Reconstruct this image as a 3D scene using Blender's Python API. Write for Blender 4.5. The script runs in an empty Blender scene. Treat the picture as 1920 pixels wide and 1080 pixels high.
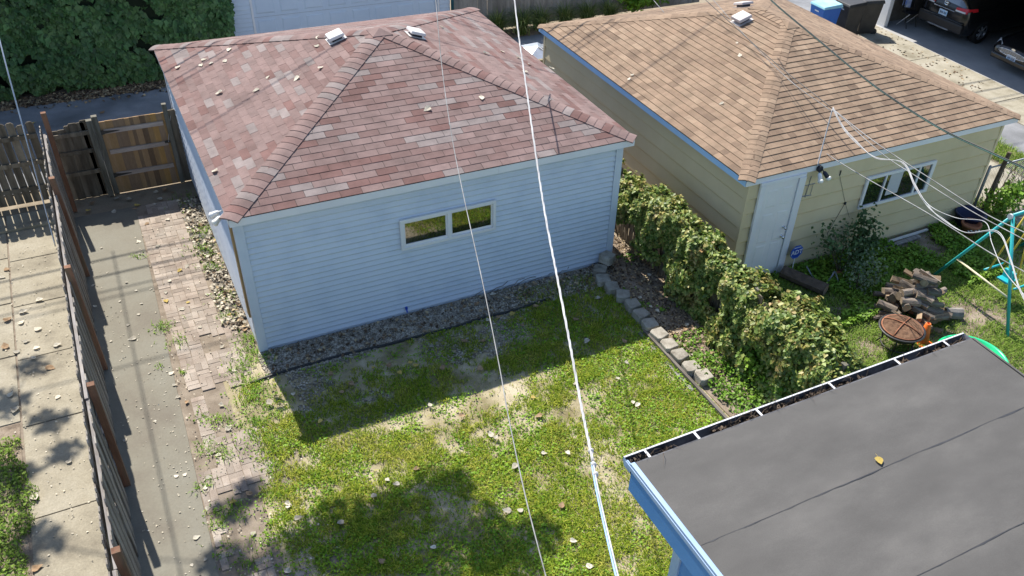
import bpy, bmesh, math, random
import numpy as np
from mathutils import Vector, Matrix
random.seed(7); RNG = np.random.default_rng(7)
S = bpy.context.scene; COL = S.collection

# ---------------------------------------------------------------- camera
F_PX, PX0, PY0 = 1625.087, 78.416, 93.955
CAM = np.array([-1.118, -11.518, 9.458]); YAW, PIT, ROL = 0.523, 0.684, 0.065
def cam_axes():
    cy, sy, cp, sp, cr, sr = math.cos(YAW), math.sin(YAW), math.cos(PIT), math.sin(PIT), math.cos(ROL), math.sin(ROL)
    f = np.array([sy*cp, cy*cp, -sp]); r = np.array([cy, -sy, 0.0]); u = np.cross(r, f)
    return cr*r + sr*u, -sr*r + cr*u, f
RT, UP, FW = cam_axes()
cd = bpy.data.cameras.new('camera'); cam = bpy.data.objects.new('camera', cd); COL.objects.link(cam)
cd.sensor_width = 36; cd.lens = 36*F_PX/1920; cd.shift_x = -PX0/1920; cd.shift_y = PY0/1920
cd.clip_start = 0.1; cd.clip_end = 2000
m = Matrix.Identity(4)
for i in range(3):
    m[i][0] = RT[i]; m[i][1] = UP[i]; m[i][2] = -FW[i]; m[i][3] = CAM[i]
cam.matrix_world = m; S.camera = cam
def ray(u, v): return RT*((u-960-PX0)/F_PX) - UP*((v-540-PY0)/F_PX) + FW
def onz(u, v, z=0.0): d = ray(u, v); return CAM + d*((z-CAM[2])/d[2])
def onx(u, v, x): d = ray(u, v); return CAM + d*((x-CAM[0])/d[0])
def ony(u, v, y): d = ray(u, v); return CAM + d*((y-CAM[1])/d[1])
def atd(u, v, t): return CAM + ray(u, v)*t

# ---------------------------------------------------------------- sky, sun, exposure
SUN_EL, SUN_AZ = math.radians(50.6), math.radians(5.0)        # azimuth measured from +Y towards -X
w = bpy.data.worlds.new('World'); S.world = w; w.use_nodes = True
nt = w.node_tree; bg = nt.nodes['Background']; sk = nt.nodes.new('ShaderNodeTexSky')
sk.sky_type = 'NISHITA'; sk.sun_disc = False; sk.sun_elevation = SUN_EL; sk.sun_rotation = -SUN_AZ
sk.air_density = 1.0; sk.dust_density = 0.6; sk.ozone_density = 1.2
nt.links.new(sk.outputs[0], bg.inputs[0]); bg.inputs[1].default_value = 0.125
sd = bpy.data.lights.new('sun', 'SUN'); sd.energy = 4.8; sd.angle = math.radians(0.53); sd.color = (1.0, 0.945, 0.86)
so = bpy.data.objects.new('sun', sd); COL.objects.link(so)
SUN = Vector((-math.sin(SUN_AZ)*math.cos(SUN_EL), math.cos(SUN_AZ)*math.cos(SUN_EL), math.sin(SUN_EL)))
so.rotation_euler = SUN.to_track_quat('Z', 'Y').to_euler(); so.location = (0, 0, 40)
S.view_settings.view_transform = 'Standard'; S.view_settings.look = 'None'
S.view_settings.exposure = 0.70; S.view_settings.gamma = 1.0
S.render.engine = 'CYCLES'

# ---------------------------------------------------------------- material helper
def mat(name, cols, scale=6.0, rough=0.85, bump=0.0, bscale=80.0, metal=0.0, spec=0.3, rnd=None, rv=(0.8, 1.2),
        rcols=None, detail=6.0, stretch=None, transl=0.0, fine=0.0, fscale=200.0, coord='pos', alpha=None, contrast=0.18):
    M = bpy.data.materials.new(name); M.use_nodes = True; t = M.node_tree; N = t.nodes; L = t.links
    P = N['Principled BSDF']; P.inputs['Roughness'].default_value = rough; P.inputs['Metallic'].default_value = metal
    P.inputs['Specular IOR Level'].default_value = spec
    if coord == 'pos': src = N.new('ShaderNodeNewGeometry').outputs['Position']
    else: src = N.new('ShaderNodeTexCoord').outputs['Object']
    if stretch:
        mp = N.new('ShaderNodeMapping'); mp.inputs['Scale'].default_value = stretch; L.new(src, mp.inputs[0]); src = mp.outputs[0]
    if not isinstance(cols[0], (tuple, list)): cols = [cols]
    def noise(sc, det=detail, ro=0.6):
        n = N.new('ShaderNodeTexNoise'); n.inputs['Scale'].default_value = sc; n.inputs['Detail'].default_value = det
        n.inputs['Roughness'].default_value = ro; L.new(src, n.inputs['Vector']); return n.outputs['Fac']
    def ramp(fac, cs, lo=0.0, hi=1.0):
        r = N.new('ShaderNodeValToRGB'); e = r.color_ramp.elements
        while len(e) < len(cs): e.new(0.5)
        for i, c in enumerate(cs):
            e[i].position = lo + (hi-lo)*i/max(1, len(cs)-1); e[i].color = (c[0], c[1], c[2], 1)
        L.new(fac, r.inputs[0]); return r.outputs[0]
    def rv_out():
        if rnd == 'island': return N.new('ShaderNodeNewGeometry').outputs['Random Per Island']
        return N.new('ShaderNodeObjectInfo').outputs['Random']
    if len(cols) > 1: col = ramp(noise(scale), cols, 0.5-contrast, 0.5+contrast)
    else:
        r = N.new('ShaderNodeRGB'); r.outputs[0].default_value = (*cols[0], 1); col = r.outputs[0]
    if rnd and rcols:
        rc = ramp(rv_out(), rcols); mx = N.new('ShaderNodeMix'); mx.data_type = 'RGBA'; mx.blend_type = 'MIX'; mx.inputs[0].default_value = 0.6
        L.new(col, mx.inputs[6]); L.new(rc, mx.inputs[7]); col = mx.outputs[2]
    def mul(col, fac, lo, hi):
        mr = N.new('ShaderNodeMapRange'); mr.inputs['To Min'].default_value = lo; mr.inputs['To Max'].default_value = hi; L.new(fac, mr.inputs[0])
        v = N.new('ShaderNodeVectorMath'); v.operation = 'SCALE'; L.new(col, v.inputs[0]); L.new(mr.outputs[0], v.inputs['Scale']); return v.outputs[0]
    if rnd: col = mul(col, rv_out(), *rv)
    if fine: col = mul(col, noise(fscale, 2, 0.5), 1-fine*1.5, 1+fine*1.5)
    L.new(col, P.inputs['Base Color'])
    if bump:
        b = N.new('ShaderNodeBump'); b.inputs['Strength'].default_value = bump; b.inputs['Distance'].default_value = 0.01
        L.new(noise(bscale, 4), b.inputs['Height']); L.new(b.outputs[0], P.inputs['Normal'])
    if transl:
        T = N.new('ShaderNodeBsdfTranslucent'); L.new(col, T.inputs[0]); X = N.new('ShaderNodeMixShader'); X.inputs[0].default_value = transl
        L.new(P.outputs[0], X.inputs[1]); L.new(T.outputs[0], X.inputs[2]); L.new(X.outputs[0], N['Material Output'].inputs[0])
    return M

# ---------------------------------------------------------------- mesh helpers
class MB:
    def __init__(s): s.v = []; s.f = []; s.m = []
    def add(s, vs, fs, mi=0):
        b = len(s.v); s.v += [tuple(float(c) for c in p) for p in vs]
        s.f += [tuple(b+i for i in f) for f in fs]; s.m += [mi]*len(fs); return s
    def box(s, a, b, mi=0):
        x0, y0, z0 = a; x1, y1, z1 = b
        return s.add([(x0,y0,z0),(x1,y0,z0),(x1,y1,z0),(x0,y1,z0),(x0,y0,z1),(x1,y0,z1),(x1,y1,z1),(x0,y1,z1)],
                     [(0,3,2,1),(4,5,6,7),(0,1,5,4),(1,2,6,5),(2,3,7,6),(3,0,4,7)], mi)
    def beam(s, p, q, wd, ht, up=(0,0,1), mi=0):
        p, q = Vector(p), Vector(q); d = (q-p).normalized(); u = Vector(up)
        if abs(d.dot(u)) > 0.98: u = Vector((0,1,0))
        sd = d.cross(u).normalized()*wd/2; u2 = sd.cross(d).normalized()*ht/2
        vs = [p-sd-u2, p+sd-u2, p+sd+u2, p-sd+u2, q-sd-u2, q+sd-u2, q+sd+u2, q-sd+u2]
        return s.add(vs, [(3,2,1,0),(4,5,6,7),(0,1,5,4),(1,2,6,5),(2,3,7,6),(3,0,4,7)], mi)
    def tube(s, pts, r, n=8, mi=0, cap=True):
        pts = [Vector(p) for p in pts]; k = len(pts); rr = r if isinstance(r, (list, tuple)) else [r]*k
        ref = Vector((0.3, 0.2, 1)).normalized(); vs = []
        for i, p in enumerate(pts):
            d = (pts[min(i+1, k-1)]-pts[max(i-1, 0)]).normalized()
            a = d.cross(ref)
            if a.length < 0.05: a = d.cross(Vector((1,0,0)))
            a.normalize(); b = d.cross(a)
            for j in range(n):
                t = 2*math.pi*j/n; vs.append(p+a*math.cos(t)*rr[i]+b*math.sin(t)*rr[i])
        fs = [(i*n+j, i*n+(j+1) % n, (i+1)*n+(j+1) % n, (i+1)*n+j) for i in range(k-1) for j in range(n)]
        if cap: fs += [tuple(range(n-1, -1, -1)), tuple(range((k-1)*n, k*n))]
        return s.add(vs, fs, mi)
    def lathe(s, prof, c=(0,0,0), n=20, mi=0, axis='z', ex=(1, 1)):
        vs = []; c = Vector(c)
        for r, z in prof:
            for j in range(n):
                t = 2*math.pi*j/n; x, y = r*math.cos(t)*ex[0], r*math.sin(t)*ex[1]
                vs.append(c+(Vector((x, y, z)) if axis == 'z' else Vector((x, z, y)) if axis == 'y' else Vector((z, x, y))))
        k = len(prof)
        fs = [(i*n+j, i*n+(j+1) % n, (i+1)*n+(j+1) % n, (i+1)*n+j) for i in range(k-1) for j in range(n)]
        return s.add(vs, fs, mi)
    def prism(s, poly, off, mi=0):
        off = Vector(off); a = [Vector(p) for p in poly]; n = len(a); b = [p+off for p in a]
        return s.add(a+b, [tuple(range(n-1, -1, -1)), tuple(range(n, 2*n))]+[(i, (i+1) % n, n+(i+1) % n, n+i) for i in range(n)], mi)
    def mesh(s, name, mats, smooth=False):
        me = bpy.data.meshes.new(name); me.from_pydata(s.v, [], s.f)
        for x in (mats if isinstance(mats, (list, tuple)) else [mats]): me.materials.append(x)
        if any(s.m): me.polygons.foreach_set('material_index', s.m)
        bm = bmesh.new(); bm.from_mesh(me); bmesh.ops.recalc_face_normals(bm, faces=bm.faces); bm.to_mesh(me); bm.free()
        if smooth: me.polygons.foreach_set('use_smooth', [True]*len(me.polygons))
        return me
    def build(s, name, mats, parent=None, smooth=False, bevel=0, loc=None):
        o = link(name, s.mesh(name, mats, smooth), parent, Matrix.Translation(loc) if loc is not None else None)
        if bevel:
            b = o.modifiers.new('bevel', 'BEVEL'); b.width = bevel; b.segments = 2; b.limit_method = 'ANGLE'
        return o
WOFF = {}                                               # world offset of an object, to parent things given in world coordinates
def link(name, data, parent=None, world=None):
    o = bpy.data.objects.new(name, data); COL.objects.link(o); w = world if world is not None else Matrix.Identity(4)
    if parent is not None:
        o.parent = parent; o.matrix_basis = Matrix.Translation(-WOFF[parent]) @ w
    else: o.matrix_basis = w
    WOFF[o] = w.to_translation() if (data is None or parent is None or world is not None) else Vector((0,0,0))
    return o
def thing(name, label, cat, loc=(0,0,0), group=None):
    o = link(name, None, None, Matrix.Translation(Vector([float(c) for c in loc]))); o.empty_display_size = 0.2
    return tag(o, label, cat, group)
def tag(o, label=None, cat=None, group=None, kind=None):
    if label: o['label'] = label
    if cat: o['category'] = cat
    if group: o['group'] = group
    if kind: o['kind'] = kind
    return o
def struct(o): o['kind'] = 'structure'; return o
def np_mesh(name, V, F, mats, mi=None, smooth=False):
    V = np.asarray(V, np.float32); F = np.asarray(F, np.int32); k = F.shape[1]
    me = bpy.data.meshes.new(name); me.vertices.add(len(V)); me.vertices.foreach_set('co', V.ravel())
    me.loops.add(F.size); me.loops.foreach_set('vertex_index', F.ravel())
    me.polygons.add(len(F)); me.polygons.foreach_set('loop_start', np.arange(0, F.size, k, dtype=np.int32))
    me.polygons.foreach_set('loop_total', np.full(len(F), k, np.int32))
    for x in (mats if isinstance(mats, (list, tuple)) else [mats]): me.materials.append(x)
    if mi is not None: me.polygons.foreach_set('material_index', np.asarray(mi, np.int32))
    me.update(calc_edges=True); me.validate()
    return me
def vnoise(x, y, sc, seed=0):
    x = np.asarray(x)*sc+seed*17.31; y = np.asarray(y)*sc+seed*9.77
    xi = np.floor(x).astype(np.int64); yi = np.floor(y).astype(np.int64); fx = x-xi; fy = y-yi
    fx = fx*fx*(3-2*fx); fy = fy*fy*(3-2*fy)
    def h(a, b):
        n = (a*374761393+b*668265263+seed*974711) & 0x7fffffff; n = ((n ^ (n >> 13))*1274126177) & 0x7fffffff
        return (n ^ (n >> 16)) % 10007/10007.0
    return (h(xi,yi)*(1-fx)+h(xi+1,yi)*fx)*(1-fy)+(h(xi,yi+1)*(1-fx)+h(xi+1,yi+1)*fx)*fy
def fbm(x, y, sc, seed=0): return (vnoise(x,y,sc,seed)+0.5*vnoise(x,y,sc*2.1,seed+1)+0.25*vnoise(x,y,sc*4.3,seed+2))/1.75
def blades(P, ln, wd, lean=0.5, seed=1):
    """bent grass blades: 2 quads->tri strips (5 verts, 3 tris) at points P"""
    g = np.random.default_rng(seed); n = len(P); a = g.uniform(0, 2*np.pi, n); L = g.uniform(0.55, 1.25, n)*ln*(0.45+1.25*fbm(P[:,0], P[:,1], 4.5, seed)); W = g.uniform(0.7, 1.3, n)*wd
    le = g.uniform(0.1, 1.0, n)*lean; d = np.c_[np.cos(a), np.sin(a), np.zeros(n)]; s = np.c_[-np.sin(a), np.cos(a), np.zeros(n)]
    up = np.array([0, 0, 1.0]); mid = P+d*(L*le*0.35)[:,None]+up*(L*0.6)[:,None]; tip = P+d*(L*le)[:,None]+up*(L*(1-0.45*le))[:,None]
    V = np.stack([P-s*W[:,None]/2, P+s*W[:,None]/2, mid+s*W[:,None]*0.4, mid-s*W[:,None]*0.4, tip], 1).reshape(-1, 3)
    b = np.arange(n)[:,None]*5
    F = np.concatenate([b+[0,1,2], b+[0,2,3], b+[3,2,4]], 1).reshape(-1, 3)
    return V, F
def leaves(P, Nn, size, seed=1, droop=0.3, fold=0.15):
    """diamond/heart leaves, 5 verts 4 tris; Nn = facing normals"""
    g = np.random.default_rng(seed); n = len(P); Nn = Nn/np.linalg.norm(Nn, axis=1, keepdims=True)
    t = g.normal(size=(n,3))+np.array([0,0,-droop*3]); t -= Nn*(t*Nn).sum(1, keepdims=True); t /= np.linalg.norm(t, axis=1, keepdims=True)+1e-9
    b = np.cross(Nn, t); sz = (g.uniform(0.6, 1.3, n)*size)[:,None]
    V = np.stack([P-t*sz*0.5, P+b*sz*0.42-t*sz*0.12+Nn*sz*fold, P+t*sz*0.6, P-b*sz*0.42-t*sz*0.12+Nn*sz*fold, P+Nn*sz*0.0], 1).reshape(-1, 3)
    k = np.arange(n)[:,None]*5
    F = np.concatenate([k+[0,1,4], k+[1,2,4], k+[2,3,4], k+[3,0,4]], 1).reshape(-1, 3)
    return V, F
def join(parts):
    Vs, Fs, b = [], [], 0
    for V, F in parts: Vs.append(V); Fs.append(F+b); b += len(V)
    return np.concatenate(Vs), np.concatenate(Fs)
def catmull(pts, n=10):
    P = [Vector([float(c) for c in p]) for p in pts]; P = [P[0]*2-P[1]]+P+[P[-1]*2-P[-2]]; out = []
    for i in range(1, len(P)-2):
        a, b, c, d = P[i-1:i+3]
        for j in range(n):
            t = j/n; out.append(0.5*((2*b)+(c-a)*t+(2*a-5*b+4*c-d)*t*t+(3*b-a-3*c+d)*t**3))
    return out+[P[-2]]
# ---------------------------------------------------------------- materials
m_ground = mat('earth', [(0.20,0.16,0.11),(0.30,0.25,0.18),(0.24,0.19,0.13)], 1.5, 0.95, 0.5, 40, fine=0.25, fscale=60)
m_soil = mat('lawn_soil', [(0.18,0.15,0.075),(0.34,0.29,0.18),(0.50,0.43,0.31)], 1.6, 0.95, 0.6, 60, fine=0.3, fscale=70)
m_bed = mat('bed_soil', [(0.13,0.10,0.075),(0.24,0.19,0.14),(0.33,0.27,0.21)], 3.5, 0.95, 0.8, 50, fine=0.35, fscale=60)
m_slab = mat('path_concrete', [(0.165,0.145,0.115),(0.205,0.19,0.15),(0.225,0.215,0.175)], 0.8, 0.9, 0.15, 150, fine=0.1, fscale=40)
m_walk = mat('old_concrete', [(0.20,0.175,0.13),(0.31,0.275,0.205),(0.37,0.335,0.26)], 1.3, 0.92, 0.35, 90, fine=0.2, fscale=45)
m_apron = mat('apron_concrete', [(0.22,0.195,0.14),(0.34,0.31,0.24),(0.40,0.37,0.30)], 1.6, 0.9, 0.3, 60, fine=0.15, fscale=25)
m_asph = mat('alley_asphalt', [(0.14,0.145,0.15),(0.22,0.225,0.235),(0.33,0.335,0.345)], 0.7, 0.9, 0.3, 120, fine=0.25, fscale=90)
m_floor = mat('dark_floor', [(0.30,0.30,0.30),(0.42,0.415,0.41)], 0.9, 0.8, 0.1, 60, fine=0.1)
m_dirtjoint = mat('joint_soil', [(0.17,0.135,0.10),(0.29,0.24,0.185)], 4, 0.95, 0.5, 90, fine=0.3)
m_brick = mat('paver_brick', [(0.24,0.19,0.152),(0.315,0.262,0.215),(0.365,0.318,0.268)], 2.2, 0.92, 0.4, 110, rnd='object', rv=(0.8,1.2), fine=0.2, fscale=60)
m_brickS = mat('paver_brick_field', [(0.24,0.19,0.152),(0.315,0.262,0.215),(0.365,0.318,0.268)], 2.2, 0.92, 0.4, 110, rnd='island', rv=(0.8,1.2), fine=0.2, fscale=60)
def shingle_set(n, cols, scale=3.5):
    mean = [sum(c[i] for c in cols)/len(cols) for i in range(3)]; bl = 0.34 if n[0] == 'r' else 0.2; cols = [tuple(c[i]*(1-bl)+mean[i]*bl for i in range(3)) for c in cols]
    A = [mat(f'{n}_{i}', [tuple(x*0.80 for x in c), c, tuple(x*1.16 for x in c)], scale, 0.92, 0.35, 260, rnd='object', rv=(0.88,1.12), fine=0.16, fscale=150) for i, c in enumerate(cols)]
    B = [mat(f'{n}_f{i}', [tuple(x*0.80 for x in c), c, tuple(x*1.16 for x in c)], scale, 0.92, 0.35, 260, rnd='island', rv=(0.88,1.12), fine=0.16, fscale=150) for i, c in enumerate(cols)]
    return A, B
RED_COLS = [(0.206,0.140,0.128),(0.180,0.109,0.098),(0.150,0.070,0.060),(0.250,0.222,0.212),(0.224,0.156,0.143)]
TAN_COLS = [(0.268,0.188,0.128),(0.234,0.161,0.109),(0.182,0.125,0.086),(0.296,0.213,0.146),(0.252,0.178,0.121)]
RED_W = [0.38,0.19,0.11,0.13,0.19]; TAN_W = [0.36,0.22,0.12,0.12,0.18]
m_redA, m_redB = shingle_set('red_shingle', RED_COLS); m_tanA, m_tanB = shingle_set('tan_shingle', TAN_COLS)
m_felt = mat('roof_felt', (0.05,0.045,0.042), rough=0.95)
m_vinyl = mat('vinyl_siding', [(0.53,0.60,0.695),(0.59,0.655,0.74),(0.615,0.675,0.755)], 2.2, 0.6, 0.05, 40, spec=0.35, fine=0.03)
m_white = mat('white_trim', [(0.70,0.70,0.71),(0.78,0.78,0.78)], 1.5, 0.55, spec=0.4)
m_fascia = mat('fascia_paint', [(0.70,0.71,0.74),(0.78,0.79,0.81)], 1.3, 0.55, spec=0.4)
m_bluefas = mat('blue_fascia_paint', [(0.36,0.58,0.86),(0.42,0.63,0.88)], 1.6, 0.5, spec=0.4)
m_cream = mat('cream_siding', [(0.58,0.485,0.30),(0.66,0.56,0.36)], 0.9, 0.8, 0.1, 60, fine=0.05)
m_joint = mat('dark_gap', (0.03,0.03,0.028), rough=0.9)
def glass_mat(n, tint):
    M = bpy.data.materials.new(n); M.use_nodes = True; P = M.node_tree.nodes['Principled BSDF']
    P.inputs['Base Color'].default_value = (*tint, 1); P.inputs['Roughness'].default_value = 0.03; P.inputs['Specular IOR Level'].default_value = 1.0
    P.inputs['IOR'].default_value = 1.9; return M
m_glass = glass_mat('window_glass', (0.012,0.013,0.013)); m_carglass = glass_mat('car_glass', (0.01,0.011,0.012))
m_sheath = mat('raw_wood', [(0.30,0.19,0.08),(0.42,0.29,0.14),(0.20,0.12,0.06)], 9, 0.8, 0.2, 60, stretch=(1,1,0.15))
m_mem = mat('roof_membrane', [(0.074,0.070,0.065),(0.094,0.089,0.083),(0.128,0.121,0.112)], 1.5, 0.72, 0.25, 160, fine=0.14, fscale=140, spec=0.35, stretch=(0.6,1.3,1), contrast=0.24)
m_seam = mat('seam_tar', [(0.03,0.032,0.038),(0.07,0.07,0.072)], 5, 0.55, 0.3, 40)
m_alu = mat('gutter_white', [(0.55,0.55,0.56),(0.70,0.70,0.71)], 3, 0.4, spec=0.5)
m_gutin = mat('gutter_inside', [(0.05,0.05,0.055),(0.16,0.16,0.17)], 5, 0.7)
m_bluehouse = mat('blue_house_paint', [(0.075,0.23,0.52),(0.10,0.27,0.58)], 1.5, 0.5, 0.05, 30, spec=0.4)
m_bluetrim = mat('blue_trim', [(0.27,0.40,0.60),(0.35,0.48,0.66)], 2, 0.5, spec=0.4)
m_debris = mat('gutter_debris', [(0.035,0.025,0.018),(0.12,0.09,0.065)], 9, 0.95, 0.8, 60, rnd='island', rv=(0.5,1.9))
def wood(n, cols, **k): return mat(n, cols, k.pop('scale', 5), 0.85, 0.35, 50, stretch=k.pop('stretch', (2,2,0.25)), fine=0.18, fscale=50, rnd='object', **k)
m_picket = wood('grey_picket', [(0.12,0.10,0.08),(0.22,0.195,0.165),(0.31,0.285,0.25)], rv=(0.75,1.25))
m_dkpicket = wood('dark_picket', [(0.085,0.07,0.05),(0.165,0.137,0.10),(0.24,0.205,0.155)], rv=(0.7,1.3))
m_rail = wood('grey_rail', [(0.17,0.155,0.15),(0.36,0.34,0.33)], stretch=(2,0.25,2), rv=(0.85,1.15))
m_post = wood('red_brown_post', [(0.155,0.075,0.045),(0.225,0.115,0.07),(0.14,0.11,0.07)], rv=(0.8,1.2))
m_gpost = wood('green_grey_post', [(0.085,0.08,0.06),(0.155,0.145,0.115),(0.20,0.19,0.16)], rv=(0.85,1.15))
m_gate = wood('gate_board', [(0.24,0.145,0.08),(0.38,0.255,0.15)], rcols=[(0.13,0.08,0.05),(0.30,0.20,0.125),(0.66,0.37,0.10),(0.22,0.155,0.11),(0.44,0.27,0.12),(0.28,0.20,0.14)], rv=(0.8,1.15))
m_gaterail = wood('gate_rail', [(0.42,0.33,0.27),(0.58,0.49,0.43)], stretch=(0.3,2,2), rv=(0.9,1.1))
m_iron = mat('black_iron', [(0.02,0.02,0.02),(0.045,0.043,0.04)], 12, 0.5, spec=0.5)
m_stone = mat('edging_stone', [(0.22,0.195,0.155),(0.34,0.31,0.255),(0.40,0.37,0.31)], 6, 0.95, 0.9, 55, rnd='object', rv=(0.85,1.15), fine=0.25, fscale=80)
m_timber = mat('edging_timber', [(0.10,0.085,0.07),(0.21,0.185,0.16)], 6, 0.9, 0.4, 60, stretch=(2,0.3,2))
m_gravel = mat('pale_gravel', [(0.27,0.23,0.175),(0.50,0.455,0.38)], 7, 0.9, rnd='island', rv=(0.45,1.35))
m_plastic = mat('black_plastic', (0.018,0.018,0.02), rough=0.5, spec=0.5)
m_grass = mat('dry_lawn_grass', [(0.14,0.29,0.012),(0.29,0.35,0.022),(0.50,0.42,0.10)], 2.1, 0.8, rnd='island', rv=(0.6,1.35), rcols=[(0.13,0.29,0.012),(0.28,0.38,0.02),(0.45,0.42,0.07)], transl=0.35)
m_weed = mat('weed_leaf', [(0.15,0.31,0.014),(0.27,0.43,0.025)], 1.5, 0.6, rnd='island', rv=(0.6,1.4), transl=0.3, spec=0.4)
m_grassR = mat('green_lawn_grass', [(0.13,0.26,0.025),(0.22,0.34,0.05)], 0.9, 0.75, rnd='island', rv=(0.6,1.35), rcols=[(0.12,0.24,0.025),(0.23,0.35,0.05),(0.31,0.36,0.08)], transl=0.35)
m_ivy = mat('ivy_leaf', [(0.045,0.115,0.035),(0.10,0.19,0.055)], 1.6, 0.5, rnd='island', rv=(0.55,1.5), spec=0.45, transl=0.2)
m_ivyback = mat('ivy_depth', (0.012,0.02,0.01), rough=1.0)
m_vine = mat('creeper_leaf', [(0.10,0.23,0.028),(0.24,0.35,0.055),(0.36,0.21,0.09)], 2.4, 0.5, rnd='island', rv=(0.55,1.4), rcols=[(0.07,0.15,0.024),(0.18,0.28,0.05),(0.34,0.37,0.11),(0.32,0.18,0.08)], spec=0.5, transl=0.25)
m_bushleaf = mat('bush_leaf', [(0.05,0.10,0.03),(0.09,0.15,0.05)], 2, 0.55, rnd='island', rv=(0.6,1.4), transl=0.2)
m_cover = mat('ground_cover_leaf', [(0.12,0.26,0.022),(0.23,0.36,0.04)], 1.5, 0.55, rnd='island', rv=(0.55,1.4), transl=0.25)
m_reed = mat('arching_grass', [(0.07,0.14,0.02),(0.16,0.22,0.05)], 2, 0.6, rnd='island', rv=(0.6,1.4), rcols=[(0.06,0.13,0.02),(0.14,0.2,0.05),(0.30,0.28,0.13)], transl=0.3)
m_bark = mat('bark', [(0.08,0.06,0.045),(0.17,0.135,0.105)], 7, 0.95, 0.8, 30, stretch=(2,2,0.4))
m_twig = mat('vine_stem', [(0.07,0.05,0.035),(0.16,0.12,0.085)], 10, 0.9)
m_treeleaf = mat('cottonwood_leaf', [(0.06,0.12,0.025),(0.11,0.17,0.04)], 1, 0.6, rnd='island', rv=(0.7,1.3), transl=0.3)
m_leafpale = mat('dry_leaf_pale', [(0.50,0.44,0.33),(0.72,0.67,0.56)], 20, 0.7, rnd='object', rv=(0.6,1.15), transl=0.15)
m_leafyel = mat('dry_leaf_yellow', [(0.50,0.36,0.08),(0.62,0.47,0.14)], 20, 0.7, rnd='object', rv=(0.8,1.15), transl=0.15)
m_leafbrn = mat('dry_leaf_brown', [(0.26,0.16,0.085),(0.40,0.28,0.17)], 20, 0.8, rnd='object', rv=(0.7,1.2), transl=0.1)
m_litter = mat('leaf_litter', [(0.10,0.065,0.04),(0.20,0.14,0.09)], 5, 0.85, rnd='island', rv=(0.5,1.8), rcols=[(0.07,0.045,0.03),(0.16,0.105,0.06),(0.42,0.34,0.2)])
m_log = mat('firewood_bark', [(0.085,0.068,0.053),(0.19,0.155,0.125),(0.26,0.22,0.18)], 9, 0.95, 0.9, 40, rnd='object', rv=(0.65,1.3), coord='obj', stretch=(0.4,2,2))
m_split = mat('split_wood', [(0.20,0.14,0.088),(0.38,0.275,0.175)], 12, 0.9, 0.5, 40, rnd='object', rv=(0.65,1.25), coord='obj', stretch=(0.25,2,2))
m_end = mat('log_end', [(0.20,0.145,0.095),(0.32,0.25,0.17)], 14, 0.9, 0.4, 60, rnd='object', rv=(0.65,1.2))
m_rust = mat('rusty_mesh', [(0.06,0.032,0.018),(0.135,0.072,0.040),(0.19,0.11,0.065)], 14, 0.85, 0.4, 60, fine=0.2)
m_rustrod = mat('rusty_rod', [(0.26,0.10,0.05),(0.36,0.16,0.09)], 12, 0.8)
m_teal = mat('teal_paint', [(0.02,0.36,0.38),(0.05,0.46,0.45)], 3, 0.35, spec=0.5)
m_tealpl = mat('teal_plastic', (0.02,0.40,0.45), rough=0.35, spec=0.5)
m_yel = mat('yellow_plastic', [(0.62,0.45,0.06),(0.70,0.55,0.14)], 6, 0.5)
m_bone = mat('pale_pole', [(0.62,0.56,0.36),(0.72,0.66,0.46)], 5, 0.6)
m_pool = mat('green_plastic', [(0.015,0.55,0.20),(0.03,0.62,0.27)], 2, 0.3, spec=0.5)
m_cone = mat('cone_orange', [(0.80,0.14,0.02),(0.86,0.19,0.03)], 6, 0.5)
m_terra = mat('terracotta', [(0.28,0.105,0.055),(0.36,0.15,0.08)], 6, 0.85)
m_sign = mat('sign_blue', (0.02,0.07,0.42), rough=0.4, spec=0.5); m_signw = mat('sign_white', (0.75,0.77,0.8), rough=0.5)
m_steel = mat('galvanised_steel', [(0.50,0.52,0.54),(0.66,0.68,0.70)], 5, 0.35, metal=0.75)
m_grey = mat('grey_metal', [(0.22,0.24,0.27),(0.30,0.32,0.35)], 6, 0.45, metal=0.6)
m_bulb = mat('lamp_glass', (0.82,0.80,0.72), rough=0.25, spec=0.5); m_lampblk = mat('lamp_black', (0.02,0.025,0.04), rough=0.4)
m_cabw = mat('white_cable', [(0.32,0.32,0.33),(0.56,0.56,0.56)], 3, 0.5); m_cabg = mat('grey_cable', [(0.13,0.13,0.13),(0.34,0.34,0.34)], 3, 0.5)
m_cabk = mat('black_cable', (0.02,0.022,0.022), rough=0.5, spec=0.5); m_cabgr = mat('green_cable', [(0.03,0.05,0.045),(0.10,0.22,0.18)], 2.5, 0.5, spec=0.5)
m_bluebin = mat('blue_bin', [(0.012,0.12,0.48),(0.02,0.16,0.55)], 3, 0.4, spec=0.5); m_blkbin = mat('dark_bin', [(0.03,0.028,0.026),(0.055,0.05,0.045)], 4, 0.5, spec=0.5)
m_lid = mat('pale_bin_lid', [(0.25,0.55,0.65),(0.45,0.68,0.74)], 2, 0.45)
m_carbody = mat('car_black', (0.012,0.012,0.013), rough=0.18, spec=0.6); m_tyre = mat('tyre', (0.02,0.02,0.02), rough=0.9)
m_rim = mat('alloy', [(0.42,0.43,0.45),(0.55,0.56,0.58)], 5, 0.3, metal=0.8); m_red = mat('tail_lens', (0.55,0.02,0.03), rough=0.2, spec=0.6)
m_clear = mat('clear_lens', (0.62,0.64,0.68), rough=0.15, spec=0.6); m_chrome = mat('chrome', (0.7,0.71,0.73), rough=0.15, metal=0.9)
m_plate = mat('plate_blue', [(0.30,0.55,0.82),(0.72,0.78,0.85)], 9, 0.5); m_ink = mat('plate_ink', (0.05,0.06,0.12), rough=0.6)
m_brickwall = mat('dark_wall', [(0.10,0.085,0.07),(0.15,0.13,0.11)], 4, 0.9)
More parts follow.
